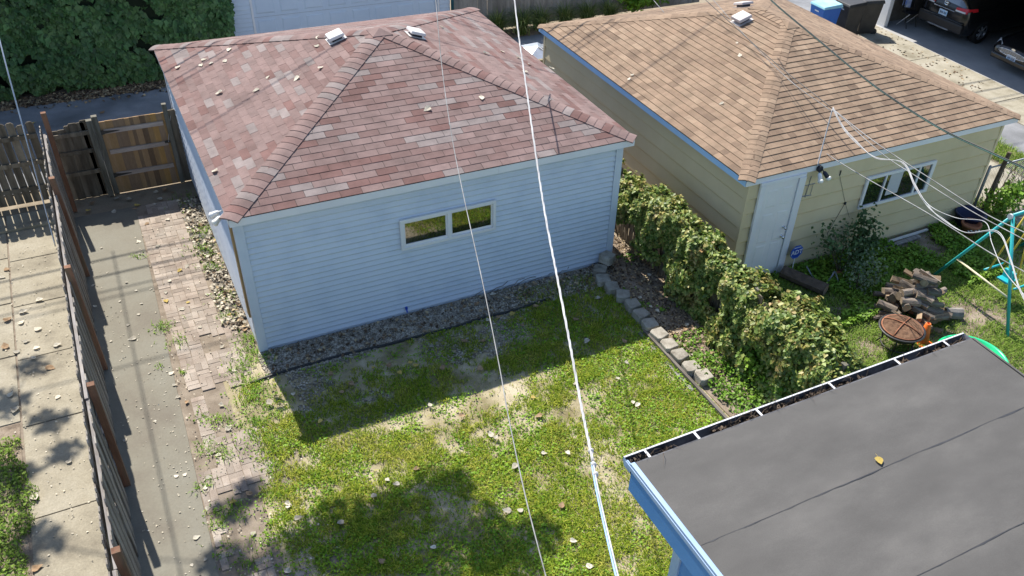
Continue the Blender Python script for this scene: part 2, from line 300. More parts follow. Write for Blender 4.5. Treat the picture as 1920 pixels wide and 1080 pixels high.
m_graywood = wood('weathered_board', [(0.20,0.185,0.165),(0.33,0.31,0.28)], rv=(0.8,1.15))
m_garagewhite = mat('white_garage_paint', [(0.50,0.58,0.68),(0.56,0.64,0.73)], 1.2, 0.6)
m_ductwhite = mat('roof_vent_paint', [(0.62,0.58,0.56),(0.75,0.72,0.70)], 4, 0.5, spec=0.4); m_ventbrn = mat('roof_vent_brown', [(0.50,0.44,0.42),(0.60,0.55,0.53)], 4, 0.5)
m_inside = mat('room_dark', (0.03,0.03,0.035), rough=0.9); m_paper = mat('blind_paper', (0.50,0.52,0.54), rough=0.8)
m_hose = mat('edging_black', (0.015,0.015,0.016), rough=0.45, spec=0.5)
m_pole = mat('utility_pole', [(0.12,0.09,0.06),(0.2,0.16,0.12)], 4, 0.9, 0.5, 30, stretch=(2,2,0.2))
# ---------------------------------------------------------------- the ground
def sheet(name, x0, y0, x1, y1, z, m, nx=1, ny=1, amp=0.0, seed=3):
    X, Y = np.meshgrid(np.linspace(x0, x1, nx+1), np.linspace(y0, y1, ny+1)); Z = np.full(X.shape, z)
    if amp: Z = Z+(fbm(X, Y, 1.2, seed)-0.5)*amp
    V = np.stack([X.ravel(), Y.ravel(), Z.ravel()], 1); i, j = np.meshgrid(np.arange(nx), np.arange(ny)); a = (j*(nx+1)+i).ravel()
    return struct(link(name, np_mesh(name, V, np.stack([a, a+1, a+nx+2, a+nx+1], 1), m)))
sheet('ground', -400, -400, 400, 400, -0.03, m_ground)
sheet('lawn_soil', -0.62, -11.0, 6.30, 0.25, 0.0, m_soil, 60, 90, 0.03)
sheet('yard_soil', 7.35, -11.0, 19.0, -1.40, 0.002, m_bed, 50, 50, 0.03, 5)
sheet('bed_soil', 6.30, -8.0, 7.35, 1.2, 0.02, m_bed, 10, 60, 0.04, 6)
sheet('side_soil', 6.74, 1.2, 8.3, 7.1, 0.004, m_bed)
sheet('alley', -60, 7.15, 60, 11.55, 0.0, m_asph)
sheet('verge', -60, 11.55, 60, 12.25, 0.006, m_bed)
def slabs(name, rects, m, z, gap=0.012, base=None):
    root = base
    for (x0, y0, x1, y1) in rects:
        dz = random.uniform(-0.004, 0.004)
        MB().box((x0+gap/2, y0+gap/2, z-0.08), (x1-gap/2, y1-gap/2, z+dz)).build('slab', m, root, bevel=0.006)
# concrete path by the fence: one long pour
path = struct(sheet('path', -2.32, -11.0, -1.15, 5.75, -0.004, m_dirtjoint))
for y0, y1 in ((-11.0, -6.4), (-6.4, 5.72)):
    xa = lambda y: -1.15-0.028*(5.0-y)
    MB().prism([(-2.30, y0+0.004, -0.06), (xa(y0), y0+0.004, -0.06), (xa(y1), y1-0.004, -0.06), (-2.30, y1-0.004, -0.06)], (0, 0, 0.075)).build('slab', m_slab, path)
# neighbour's concrete walk, slabs with open joints
walk = struct(sheet('walk', -7.0, -12.0, -2.42, 6.35, -0.006, m_dirtjoint))
ys = [-7.6, -5.6, -3.72, -2.02, -0.13, 1.52, 3.05, 4.55, 6.3]
for a, b in zip(ys[:-1], ys[1:]):
    slabs('walk', [(-3.44, a, -2.50, b)], m_walk, 0.012, 0.022, walk)
    if a > -0.3: slabs('walk', [(-4.7, a+0.15, -3.44, b+0.15 if b < 6 else b)], m_walk, 0.010, 0.03, walk)
sheet('neighbour_lawn_soil', -7.0, -12.0, -3.47, 0.0, 0.006, m_bed, 20, 40, 0.03, 9)
# brick path, basket weave
bp = struct(sheet('brick_path', -1.5, -6.2, 0.08, 5.75, -0.002, m_dirtjoint, 30, 120, 0.012, 8))
bm = MB().box((-0.097, -0.047, -0.045), (0.097, 0.047, 0.02)).mesh('brick', m_brick)
MOD = 0.2; bricks = []
for j in range(-30, 29):
    for i in range(-8, 2):
        cx, cy = -0.05+i*MOD, j*MOD; left = -1.15-0.028*(5.0-cy)
        if cx-0.09 < left or cy > 5.65 or cy < -6: continue
        right = 0.02 if cy < 1.5 else (-0.18 if cy < 5.4 else 0.05)
        if cx+0.08 > right: continue
        if cy < -0.2 and cx > -0.28: continue
        for s in (-1, 1):
            hor = (i+j) % 2 == 0
            bx, by = (cx, cy+s*0.05) if hor else (cx+s*0.05, cy)
            n = float(fbm(bx, by, 0.9, 31)); burry = 0.64 if by > -0.3 else (0.58 if by > -1.2 else 0.57)
            if by > 5: burry = 0.8
            sink = -0.004 if n < burry else -0.030
            bricks.append((bx, by, 0.0 if hor else math.pi/2, sink+random.uniform(-0.004, 0.004), n < burry))
bricks.sort(key=lambda b: (not b[4], -b[1] if b[1] > 3 else 0, abs(b[1]-1.5)))
vis = bricks[:300]; rest = bricks[300:]
for bx, by, rz, z, _ in vis:
    o = link('brick', bm, bp, Matrix.Translation((bx+random.uniform(-.004,.004), by+random.uniform(-.004,.004), z)) @ Matrix.Rotation(rz+random.uniform(-.02,.02), 4, 'Z') @ Matrix.Rotation(random.uniform(-.02,.02), 4, 'X'))
mb = MB()
for bx, by, rz, z, _ in rest:
    a, b = (0.097, 0.047) if rz == 0 else (0.047, 0.097); mb.box((bx-a, by-b, -0.04), (bx+a, by+b, 0.02+z))
mb.build('brick_field', m_brickS, bp)['kind'] = 'stuff'
# east of the tan garage: concrete drive, grass strip, lane and the dark garage floor
sheet('driveway', 15.2, -14, 17.6, 12.0, 0.005, m_apron); sheet('lane', 18.6, -60, 20.05, 60, 0.009, m_asph); sheet('grass_strip_soil', 17.6, -14, 18.6, 7.1, 0.012, m_bed)
ap = struct(sheet('apron', 20.05, -6, 21.75, 9.2, 0.010, m_dirtjoint))
for a, b in ((-6, -1.2), (-1.2, 2.6), (2.6, 5.75), (5.75, 8.3), (8.3, 9.2)): slabs('apron', [(20.05, a, 21.75, b)], m_apron, 0.03, 0.02, ap)
sheet('garage_floor', 21.75, -4, 30.0, 9.15, 0.022, m_floor)
# ---------------------------------------------------------------- hip roofs
def clip(poly, p, n):
    out = []
    for i in range(len(poly)):
        a, b = poly[i], poly[(i+1) % len(poly)]; da = (a[0]-p[0])*n[0]+(a[1]-p[1])*n[1]; db = (b[0]-p[0])*n[0]+(b[1]-p[1])*n[1]
        if da >= 0: out.append(a)
        if (da > 0 > db) or (da < 0 < db): t = da/(da-db); out.append((a[0]+(b[0]-a[0])*t, a[1]+(b[1]-a[1])*t))
    return out
def wedge(poly, expo, t0, t1, v0):
    """poly in (u,v) -> raised tab with skirt, lifted t0 at its butt and t1 at its top"""
    n = len(poly); zz = lambda v: t0+(t1-t0)*min(1.0, max(0.0, (v-v0)/expo))
    vs = [(u, v, zz(v)) for u, v in poly]+[(u, v, -0.002) for u, v in poly]
    return vs, [tuple(range(n))]+[(i, n+i, n+(i+1) % n, (i+1) % n) for i in range(n)]
def roof_face(part, poly, expo, tabs, t0, t1, mats, weights, wt, top, mlist, budget, seed, gap, mode):
    """poly: 3D points, first two = eave (left to right seen from outside). Adds tabs; returns leftover mesh data"""
    rnd = random.Random(seed); A, B = Vector(poly[0]), Vector(poly[1]); u = (B-A).normalized()
    n = (B-A).cross(Vector(poly[2])-A).normalized(); v = n.cross(u)
    fr = Matrix(((u.x, v.x, n.x, A.x), (u.y, v.y, n.y, A.y), (u.z, v.z, n.z, A.z), (0, 0, 0, 1)))
    P2 = [((Vector(p)-A).dot(u), (Vector(p)-A).dot(v)) for p in poly]; H = max(p[1] for p in P2); Wd = P2[1][0]
    area_c = (sum(p[0] for p in P2)/len(P2), sum(p[1] for p in P2)/len(P2)); planes = []
    for i in range(len(P2)):
        a, b = P2[i], P2[(i+1) % len(P2)]; nn = (-(b[1]-a[1]), b[0]-a[0])
        if (area_c[0]-a[0])*nn[0]+(area_c[1]-a[1])*nn[1] < 0: nn = (-nn[0], -nn[1])
        planes.append((a, nn))
    k = 0; v0 = -0.012
    while v0 < H:
        x = -rnd.choice((0.0, 0.5, 0.25, 0.75))*tabs[0]-0.02 if mode == 'lam' else -(k % 2)*tabs[0]*0.5-0.01
        prev = None
        while x < Wd+0.02:
            tw = rnd.choice(tabs); x1 = x+tw
            full = [(x+gap/2, v0), (x1-gap/2, v0), (x1-gap/2, v0+expo+0.01), (x+gap/2, v0+expo+0.01)]; pl = full
            for a, nn in planes:
                aa = (a[0], a[1]-0.02) if abs(nn[0]) < 1e-6 else a
                pl = clip(pl, aa, nn)
                if len(pl) < 3: break
            if len(pl) >= 3 and abs(sum(pl[i][0]*pl[(i+1) % len(pl)][1]-pl[(i+1) % len(pl)][0]*pl[i][1] for i in range(len(pl)))) > 0.003:
                ci = rnd.choices(range(len(mats)), weights)[0]
                if mode == 'red' and prev is not None and rnd.random() < 0.22: ci = prev
                prev = ci; jz = rnd.uniform(-0.001, 0.0015)
                if budget[0] > 0:
                    budget[0] -= 1; isfull = len(pl) == 4 and pl == full
                    key = (ci, round(tw, 3), isfull)
                    if isfull:
                        if key not in mlist:
                            q = MB(); vs, fs = wedge([(a-x, b-v0) for a, b in full], expo, t0, t1, 0); q.add(vs, fs); mlist[key] = q.mesh('shingle', mats[ci])
                        link('shingle', mlist[key], part, fr @ Matrix.Translation((x, v0, jz)))
                    else:
                        q = MB(); vs, fs = wedge([(a-x, b-v0) for a, b in pl], expo, t0, t1, 0); q.add(vs, fs)
                        link('shingle', q.mesh('shingle', mats[ci]), part, fr @ Matrix.Translation((x, v0, jz)))
                else:
                    vs, fs = wedge(pl, expo, t0, t1, v0); wt.add([fr @ Vector((a, b, c+jz)) for a, b, c in vs], fs, ci)
            x = x1
        v0 += expo; k += 1
def hip_caps(part, lo, hi, n1, n2, expo, wd, mats, weights, seed, lift=0.020):
    """caps along the hip from its eave end lo to hi; n1, n2 = normals of the two faces"""
    rnd = random.Random(seed); lo, hi = Vector(lo), Vector(hi); d = (hi-lo).normalized(); Ln = (hi-lo).length
    a = n1.cross(d).normalized(); a = a if a.z < 0 else -a; b = n2.cross(d).normalized(); b = b if b.z < 0 else -b
    upn = (n1+n2).normalized(); meshes = {}
    prof = [(a*wd, 0.0), (a*wd*0.45, 0.0), (a*0.03, -0.004), (b*0.03, -0.004), (b*wd*0.45, 0.0), (b*wd, 0.0)]
    nn = [n1, n1, upn, upn, n2, n2]
    def cap(ci):
        if ci in meshes: return meshes[ci]
        q = MB(); m_ = len(prof); vs = []
        for t, l in ((0.0, lift), (expo+0.015, lift*0.62)):
            vs += [p+nn[i]*(l+z)+d*t for i, (p, z) in enumerate(prof)]
        vs += [p*1.0+nn[i]*(-0.003) for i, (p, z) in enumerate(prof)]                # skirt of the butt end
        vs += [prof[i][0]+nn[i]*(-0.003)+d*(expo+0.015) for i in (0, m_-1)]
        fs = [(i, i+1, m_+i+1, m_+i) for i in range(m_-1)]+[(i+1, i, 2*m_+i, 2*m_+i+1) for i in range(m_-1)]
        fs += [(0, m_, 3*m_, 2*m_), (m_-1, 3*m_-1, 3*m_+1, 2*m_-1)]
        q.add(vs, fs); meshes[ci] = q.mesh('hip_cap', mats[ci]); return meshes[ci]
    s = 0.0
    while s < Ln-0.12:
        link('hip_cap', cap(rnd.choices(range(len(mats)), weights)[0]), part, Matrix.Translation(lo+d*s+upn*rnd.uniform(0, 0.003))); s += expo
def nrm(a, b, c): return (Vector(b)-Vector(a)).cross(Vector(c)-Vector(a)).normalized()
def lap_wall(root, p0, p1, h, expo, thick, m, outward, dark=None):
    """a wall with lapped boards between ground points p0,p1; outward = unit normal"""
    p0, p1, o = Vector(p0), Vector(p1), Vector(outward)
    core = MB().prism([p0, p1, p1-o*0.1, p0-o*0.1], (0, 0, h)).build('wall', dark or m, root); k = 0; z = 0.05
    e = (p1-p0).normalized()*0.004
    while z < h-0.01:
        t = min(z+expo, h); a, b = p0+e, p1-e
        cv = min(0.032, expo*0.3)                              # the butt edge rolls under, so the lap reads from above
        sec = lambda p: [p+o*0.002+Vector((0,0,z)), p+o*thick*0.42+Vector((0,0,z)), p+o*thick*0.86+Vector((0,0,z+cv*0.5)), p+o*thick+Vector((0,0,z+cv)), p+o*0.004+Vector((0,0,t+0.004)), p+o*0.002+Vector((0,0,t+0.004))]
        MB().add(sec(a)+sec(b), [(0,1,2,3,4,5),(11,10,9,8,7,6)]+[(i, 6+i, 6+(i+1) % 6, (i+1) % 6) for i in range(6)]).build('siding_board', m, core); z += expo; k += 1
    return core
def roof_vent(root, pos, n, upv, m, sz=0.30, h=0.12):
    n = n.normalized(); v = (upv-n*upv.dot(n)).normalized(); u = v.cross(n); p = Vector(pos)
    fl = MB().prism([p+u*a*sz*0.5+v*b*sz*0.56+n*0.016 for a, b in ((-1,-1),(1,-1),(1,1),(-1,1))], n*0.006).build('roof_vent', m, root)
    q = MB(); lo = [p+u*a*sz*0.32+v*b*sz*0.32+n*0.02 for a, b in ((-1,-1),(1,-1),(1,1),(-1,1))]; q.prism(lo, n*h*0.6)
    q.build('vent_throat', m_lampblk, fl)
    q = MB(); bot = [p+u*a*sz*0.5+v*b*sz*0.5+n*(h*0.55) for a, b in ((-1,-1),(1,-1),(1,1),(-1,1))]; tp = [p+u*a*sz*0.46+v*b*sz*0.46+n*h for a, b in ((-1,-1),(1,-1),(1,1),(-1,1))]
    q.add(bot+tp, [(3,2,1,0),(4,5,6,7),(0,1,5,4),(1,2,6,5),(2,3,7,6),(3,0,4,7)]); q.build('vent_hood', m, fl, bevel=0.012)

# ---------------------------------------------------------------- the red-roofed garage
ZE, FH = 2.666, 0.14; A_ = Vector((3.54, 3.49, 3.774)); EX, EY = 6.9, 7.04
g1 = thing('garage', 'pale blue vinyl-sided garage with a mottled red shingle hip roof', 'garage', (3.45, 3.5, 0))
c = [Vector((0,0,ZE)), Vector((EX,0,ZE)), Vector((EX,EY,ZE)), Vector((0,EY,ZE))]
roof1 = MB().add([*c, A_, *[p-Vector((0,0,0.02)) for p in c]], [(0,1,4),(1,2,4),(2,3,4),(3,0,4),(8,7,6,5)]).build('roof', m_felt, g1)
wt = MB(); ml = {}; bud = [300]
E1 = 0.143; args = lambda s: (E1, [0.335], 0.0085, 0.002, m_redA, RED_W, wt, None, ml, bud, s, 0.007, 'red')
roof_face(roof1, [c[0], c[1], A_], *args(11)); roof_face(roof1, [c[3], c[0], A_], *args(12))
roof_face(roof1, [c[1], c[2], A_], *args(13)); roof_face(roof1, [c[2], c[3], A_], *args(14))
o = wt.build('shingle_field', m_redB, roof1); o['kind'] = 'stuff'
N1 = [nrm(c[0], c[1], A_), nrm(c[1], c[2], A_), nrm(c[2], c[3], A_), nrm(c[3], c[0], A_)]
CW1 = [0.42,0.17,0.11,0.16,0.14]
hip_caps(roof1, c[0], A_, N1[0], N1[3], 0.15, 0.155, m_redA, CW1, 21, 0.022); hip_caps(roof1, c[1], A_, N1[0], N1[1], 0.15, 0.155, m_redA, CW1, 22, 0.022)
hip_caps(roof1, c[2], A_, N1[1], N1[2], 0.15, 0.155, m_redA, CW1, 23, 0.022); hip_caps(roof1, c[3], A_, N1[2], N1[3], 0.15, 0.155, m_redA, CW1, 24, 0.022)
for a, b, nn in ((c[0], c[1], (0,-1,0)), (c[1], c[2], (1,0,0)), (c[2], c[3], (0,1,0)), (c[3], c[0], (-1,0,0))):
    o_ = Vector(nn); dv = Vector((0,0,-0.022)); d = (b-a).normalized(); a2, b2 = a+d*0.004, b-d*0.004
    MB().prism([a2+dv, b2+dv, b2+dv-o_*0.03-d*0.03, a2+dv-o_*0.03+d*0.03], (0,0,-FH+0.022)).build('fascia', m_fascia, g1)
    q = a+d*((b-a).length*0.62); MB().prism([q+o_*0.0025+dv, q+d*0.004+o_*0.0025+dv, q+d*0.004+dv-o_*0.002, q+dv-o_*0.002], (0,0,-FH+0.024)).build('fascia_joint', m_alu, g1)
MB().box((0.032, 0.032, ZE-FH+0.02), (EX-0.032, EY-0.032, ZE-FH+0.03)).build('soffit', m_white, g1)
X0, X1, Y0, Y1, HW = 0.10, 6.74, 0.19, 6.9, ZE-FH+0.018
lap_wall(g1, (X0,Y0,0), (X1,Y0,0), HW, 0.102, 0.032, m_vinyl, (0,-1,0)); lap_wall(g1, (X0,Y1,0), (X0,Y0,0), HW, 0.102, 0.032, m_vinyl, (-1,0,0))
lap_wall(g1, (X1,Y0,0), (X1,Y1,0), HW, 0.102, 0.032, m_vinyl, (1,0,0)); lap_wall(g1, (X1,Y1,0), (X0,Y1,0), HW, 0.204, 0.014, m_vinyl, (0,1,0))
for cx, cy, sx, sy in ((X0,Y0,-1,-1), (X1,Y0,1,-1), (X0,Y1,-1,1), (X1,Y1,1,1)):
    q = MB(); q.box((min(cx-sx*0.10, cx+sx*0.040), min(cy+sy*0.033, cy+sy*0.040), 0.03), (max(cx-sx*0.10, cx+sx*0.040), max(cy+sy*0.033, cy+sy*0.040), HW-0.002))
    q.box((min(cx+sx*0.033, cx+sx*0.040), min(cy-sy*0.10, cy+sy*0.033), 0.03), (max(cx+sx*0.033, cx+sx*0.040), max(cy-sy*0.10, cy+sy*0.033), HW-0.002)); q.build('corner_trim', m_vinyl, g1)
MB().box((X0-0.065, 0.34, 0.62), (X0-0.034, 0.50, HW-0.01)).build('bare_stud', m_sheath, g1)['label'] = 'bare brown wooden stud at the open siding corner'
# window of two sashes
wx0, wx1, wz0, wz1, wy = 2.585, 4.295, 1.375, 1.955, Y0-0.032
win = MB(); fw = 0.055
for a, b in (((wx0, wz1-fw), (wx1, wz1)), ((wx0, wz0), (wx1, wz0+fw)), ((wx0, wz0+fw), (wx0+fw, wz1-fw)), ((wx1-fw, wz0+fw), (wx1, wz1-fw)), (((wx0+wx1)/2-0.03, wz0+fw), ((wx0+wx1)/2+0.03, wz1-fw))):
    win.box((a[0], wy-0.045, a[1]), (b[0], wy, b[1]))
win = win.build('window', m_white, g1, bevel=0.004)
for a, b, dp in ((wx0+fw, (wx0+wx1)/2-0.03, 0.0), ((wx0+wx1)/2+0.03, wx1-fw, 0.012)):
    MB().box((a+0.03, wy-0.012, wz0+fw+0.045), (b-0.03, wy-0.008, wz1-fw-0.03)).build('pane', m_glass, win)
    q = MB(); q.box((a, wy-0.024+dp, wz0+fw), (b, wy-0.001, wz0+fw+0.045)); q.box((a, wy-0.022+dp, wz1-fw-0.03), (b, wy-0.001, wz1-fw))
    q.box((a, wy-0.022+dp, wz0+fw+0.045), (a+0.03, wy-0.001, wz1-fw-0.03)); q.box((b-0.03, wy-0.022+dp, wz0+fw+0.045), (b, wy-0.001, wz1-fw-0.03)); q.build('sash', m_white, win)
def onroof(u, v, a, b, c_):                                   # where a pixel's ray meets a roof plane
    n = nrm(a, b, c_); d = Vector(ray(u, v)); p = Vector(CAM); return p+d*((Vector(a)-p).dot(n)/d.dot(n))
roof_vent(g1, onroof(631, 74, c[3], c[0], A_), N1[3], Vector((1,0,0.3)), m_ductwhite); roof_vent(g1, onroof(778, 68, c[1], c[2], A_), N1[1], Vector((-1,0,0.3)), m_ductwhite)
RED = (c, A_, N1)
q = MB(); ap = [A_+(Vector(p)-A_).normalized()*0.27+Vector((0,0,0.030)) for p in c]; q.add([A_+Vector((0,0,0.050)), *ap, *[p-Vector((0,0,0.03)) for p in ap]], [(0,1,2),(0,2,3),(0,3,4),(0,4,1),(1,5,6,2),(2,6,7,3),(3,7,8,4),(4,8,5,1)]); q.build('apex_cap', m_redA[4], roof1)
# floodlight under the left eave
fl = Vector((X0-0.015, 0.72, 2.40))
t = thing('floodlight', 'white twin-head floodlight under the red roof eave by the brick path', 'floodlight', fl)
MB().lathe([(0.001,-0.05),(0.055,-0.05),(0.055,0.0),(0.001,0.0)], fl, 14, axis='x').build('base_plate', m_white, t)
for dy in (-0.10, 0.10):
    d = Vector((-0.75, dy*3.0, -0.45)).normalized(); p = fl+Vector((-0.05, dy*0.5, 0)); MB().tube([p, p+d*0.08], 0.012, 6).build('arm', m_white, t)
    p = p+d*0.08; MB().tube([p, p+d*0.03, p+d*0.10, p+d*0.13, p+d*0.16], [0.025, 0.035, 0.045, 0.055, 0.04], 12).build('lamp_head', m_white if dy > 0 else m_bulb, t, True)

# ---------------------------------------------------------------- the tan-roofed garage
BX, BY, BW, BD, BZ, BA = 8.294, -1.475, 6.949, 7.929, 2.297, 3.41; BF = 0.13
g2 = thing('garage', 'cream garage with a tan shingle hip roof and a white side door', 'garage', (BX+BW/2, BY+BD/2, 0))
d = [Vector((BX,BY,BZ)), Vector((BX+BW,BY,BZ)), Vector((BX+BW,BY+BD,BZ)), Vector((BX,BY+BD,BZ))]; R1 = Vector((BX+BW/2, BY+BW/2, BA)); R2 = Vector((BX+BW/2, BY+BD-BW/2, BA))
roof2 = MB().add([*d, R1, R2, *[p-Vector((0,0,0.02)) for p in d]], [(0,1,4),(1,2,5,4),(2,3,5),(3,0,4,5),(9,8,7,6)]).build('roof', m_felt, g2)
wt = MB(); ml = {}; bud = [300]
args = lambda s: (0.143, [0.30,0.30,0.15,0.22], 0.016, 0.002, m_tanA, TAN_W, wt, None, ml, bud, s, 0.003, 'lam')
roof_face(roof2, [d[0], d[1], R1], *args(31)); roof_face(roof2, [d[3], d[0], R1, R2], *args(32)); roof_face(roof2, [d[1], d[2], R2, R1], *args(33)); roof_face(roof2, [d[2], d[3], R2], *args(34))
o = wt.build('shingle_field', m_tanB, roof2); o['kind'] = 'stuff'
N2 = [nrm(d[0], d[1], R1), nrm(d[1], d[2], R2), nrm(d[2], d[3], R2), nrm(d[3], d[0], R1)]; CW2 = [0.5,0.12,0.02,0.1,0.26]
hip_caps(roof2, d[0], R1, N2[0], N2[3], 0.143, 0.15, m_tanA, CW2, 41); hip_caps(roof2, d[1], R1, N2[0], N2[1], 0.143, 0.15, m_tanA, CW2, 42)
hip_caps(roof2, d[2], R2, N2[1], N2[2], 0.143, 0.15, m_tanA, CW2, 43); hip_caps(roof2, d[3], R2, N2[2], N2[3], 0.143, 0.15, m_tanA, CW2, 44); hip_caps(roof2, R1, R2+Vector((0,0.12,0)), N2[1], N2[3], 0.143, 0.15, m_tanA, CW2, 45, 0.026)
for a, b, nn, mm in ((d[0], d[1], (0,-1,0), m_fascia), (d[1], d[2], (1,0,0), m_fascia), (d[2], d[3], (0,1,0), m_fascia), (d[3], d[0], (-1,0,0), m_bluefas)):
    o_ = Vector(nn); dv = Vector((0,0,-0.022)); e = (b-a).normalized(); a2, b2 = a+e*0.004, b-e*0.004
    fo = MB().prism([a2+dv, b2+dv, b2+dv-o_*0.028-e*0.028, a2+dv-o_*0.028+e*0.028], (0,0,-BF+0.022)).build('fascia', mm, g2)
    if mm is m_bluefas: fo['label'] = 'sky blue painted fascia board'
MB().box((BX+0.03, BY+0.03, BZ-BF+0.012), (BX+BW-0.03, BY+BD-0.03, BZ-BF+0.022)).build('soffit', m_cream, g2)
TX0, TX1, TY0, TY1, TH = BX+0.13, BX+BW-0.39, BY+0.05, BY+BD-0.12, BZ-BF+0.011
lap_wall(g2, (TX0,TY0,0), (TX1,TY0,0), TH, 0.30, 0.030, m_cream, (0,-1,0)); lap_wall(g2, (TX0,TY1,0), (TX0,TY0,0), TH, 0.30, 0.030, m_cream, (-1,0,0))
lap_wall(g2, (TX1,TY0,0), (TX1,TY1,0), TH, 0.30, 0.030, m_cream, (1,0,0)); lap_wall(g2, (TX1,TY1,0), (TX0,TY1,0), TH, 0.30, 0.030, m_cream, (0,1,0))
for cx, cy, sx, sy in ((TX0,TY0,-1,-1), (TX1,TY0,1,-1), (TX0,TY1,-1,1), (TX1,TY1,1,1)):
    MB().box((min(cx-sx*0.03, cx+sx*0.034), min(cy-sy*0.03, cy+sy*0.034), 0.02), (max(cx-sx*0.03, cx+sx*0.034), max(cy-sy*0.03, cy+sy*0.034), TH-0.002)).build('corner_trim', m_cream, g2)
# side door
yd = TY0-0.030; dr = MB().box((8.76, yd-0.03, 0.06), (9.50, yd, 2.10)).build('door', m_white, g2)
for px, pz in ((8.84, 1.62), (9.18, 1.62), (8.84, 0.86), (9.18, 0.86), (8.84, 0.18), (9.18, 0.18)):
    hh = 0.36 if pz > 1.5 else 0.62
    q = MB(); a, b = (px, pz), (px+0.24, pz+hh); y = yd-0.03
    q.add([(a[0],y,a[1]),(b[0],y,a[1]),(b[0],y,b[1]),(a[0],y,b[1]),(a[0]+.025,y-.006,a[1]+.025),(b[0]-.025,y-.006,a[1]+.025),(b[0]-.025,y-.006,b[1]-.025),(a[0]+.025,y-.006,b[1]-.025)], [(0,1,5,4),(1,2,6,5),(2,3,7,6),(3,0,4,7),(4,5,6,7)]); q.build('panel', m_white, dr)
for z, r in ((0.90, 0.033), (1.10, 0.028)):
    MB().lathe([(0.001,-0.075),(r*0.9,-0.07),(r,-0.055),(r*0.8,-0.035),(0.012,-0.03),(0.012,-0.012),(r,-0.010),(r,0.0),(0.001,0.0)], (9.42, yd-0.03, z), 12, axis='y').build('knob' if z < 1 else 'deadbolt', m_chrome, dr, True)
q = MB(); q.box((8.64, yd-0.05, 0.03), (8.75, yd, 2.11)); q.box((9.51, yd-0.06, 0.0), (9.66, yd, 2.11)); q.box((8.64, yd-0.045, 2.112), (9.66, yd, TH-0.005)); q.build('door_frame', m_fascia, g2)
# slider window, three lights
wx0, wx1, wz0, wz1, wy = 11.30, 13.14, 1.03, 1.73, TY0-0.028
win = MB(); fw = 0.06
for a, b in (((wx0, wz1-fw), (wx1, wz1)), ((wx0, wz0), (wx1, wz0+fw)), ((wx0, wz0+fw), (wx0+fw, wz1-fw)), ((wx1-fw-0.03, wz0+fw), (wx1, wz1-fw)), ((11.80, wz0+fw), (11.835, wz1-fw)), ((12.70, wz0+fw), (12.745, wz1-fw))):
    win.box((a[0], wy-0.04, a[1]), (b[0], wy, b[1]))
win = win.build('window', m_white, g2)
for a, b in ((wx0+fw, 11.80), (11.835, 12.70), (12.745, wx1-fw-0.03)): MB().box((a, wy-0.016, wz0+fw), (b, wy-0.011, wz1-fw)).build('pane', m_glass, win)
MB().box((11.95, wy-0.019, wz0+fw+0.10), (12.28, wy-0.0165, wz1-fw)).build('blind', m_paper, win)
roof_vent(g2, onroof(1391, 40, d[3], d[0], R1), N2[3], Vector((1,0,0.3)), m_ventbrn, 0.33, 0.14); roof_vent(g2, onroof(1394, 14, d[2], d[3], R2), N2[2], Vector((0,-1,0.3)), m_ventbrn, 0.33, 0.12)
TAN = (d, R1, R2, N2)
for e_, ps in ((R1, (d[0], d[1], R2)), (R2, (d[2], d[3], R1))):
    pp = [e_+(Vector(p)-e_).normalized()*0.24+Vector((0,0,0.030)) for p in ps]; MB().add([e_+Vector((0,0,0.046)), *pp, *[p-Vector((0,0,0.035)) for p in pp]], [(0,1,2),(0,2,3),(0,3,1),(1,4,5,2),(2,5,6,3),(3,6,4,1)]).build('ridge_end_cap', m_tanA[4], roof2)
# floodlight on the tan garage fascia
fl = Vector((9.93, BY-0.01, 2.21)); t = thing('floodlight', 'black twin floodlight with two round bulbs on the cream garage fascia', 'floodlight', fl)
MB().lathe([(0.001,-0.05),(0.06,-0.05),(0.06,0.0),(0.001,0.0)], fl, 14, axis='y').build('base_plate', m_lampblk, t)
for dx, mm in ((-0.08, m_white), (0.10, m_lampblk)):
    dd = Vector((dx*4.0 if dx > 0 else -0.12, -0.5, -0.62)).normalized(); p = fl+Vector((dx*0.4, -0.05, -0.01)); MB().tube([p, p+dd*0.06], 0.012, 6).build('arm', m_lampblk, t)
    p = p+dd*0.05; MB().tube([p, p+dd*0.02, p+dd*0.13], [0.02, 0.036, 0.042], 12).build('lamp_head', mm, t, True)
    p = p+dd*0.13; MB().tube([p-dd*0.01, p+dd*0.02, p+dd*0.05, p+dd*0.066], [0.04, 0.056, 0.045, 0.01], 12).build('bulb', m_bulb, t, True)
# wire plant hanger on the cream wall
q = MB(); hx, hy = 9.83, TY0-0.03
q.tube([(hx, hy, 2.05), (hx-0.02, hy, 1.62)], 0.008, 5); q.tube([(hx-0.12, hy, 1.88), (hx+0.14, hy, 1.88)], 0.008, 5); q.tube([(hx-0.14, hy, 1.66), (hx+0.12, hy, 1.64)], 0.009, 5); q.tube([(hx+0.10, hy, 1.88), (hx+0.10, hy, 1.66)], 0.005, 5)
tag(q.build('wall_bracket', m_grey), 'thin grey wire bracket on the cream wall beside the white door', 'bracket')
q = MB(); hk = Vector((10.55, TY0-0.03, 2.02)); kn = Vector((10.92, TY0-0.03, 1.25))
q.tube([hk, hk-Vector((0,0,0.10))], 0.012, 6); q.tube([hk-Vector((0,0,0.1)), kn], 0.004, 4); q.tube([kn-Vector((0,0,0.03)), kn+Vector((0,0,0.02))], 0.022, 8); q.tube([kn, (10.66, TY0-0.04, 0.62)], 0.004, 4); q.tube([kn, (11.12, TY0-0.06, 0.9)], 0.004, 4)
tag(q.build('plant_string', m_lampblk), 'thin dark string hanging from the cream garage eave to the rose bush', 'string')

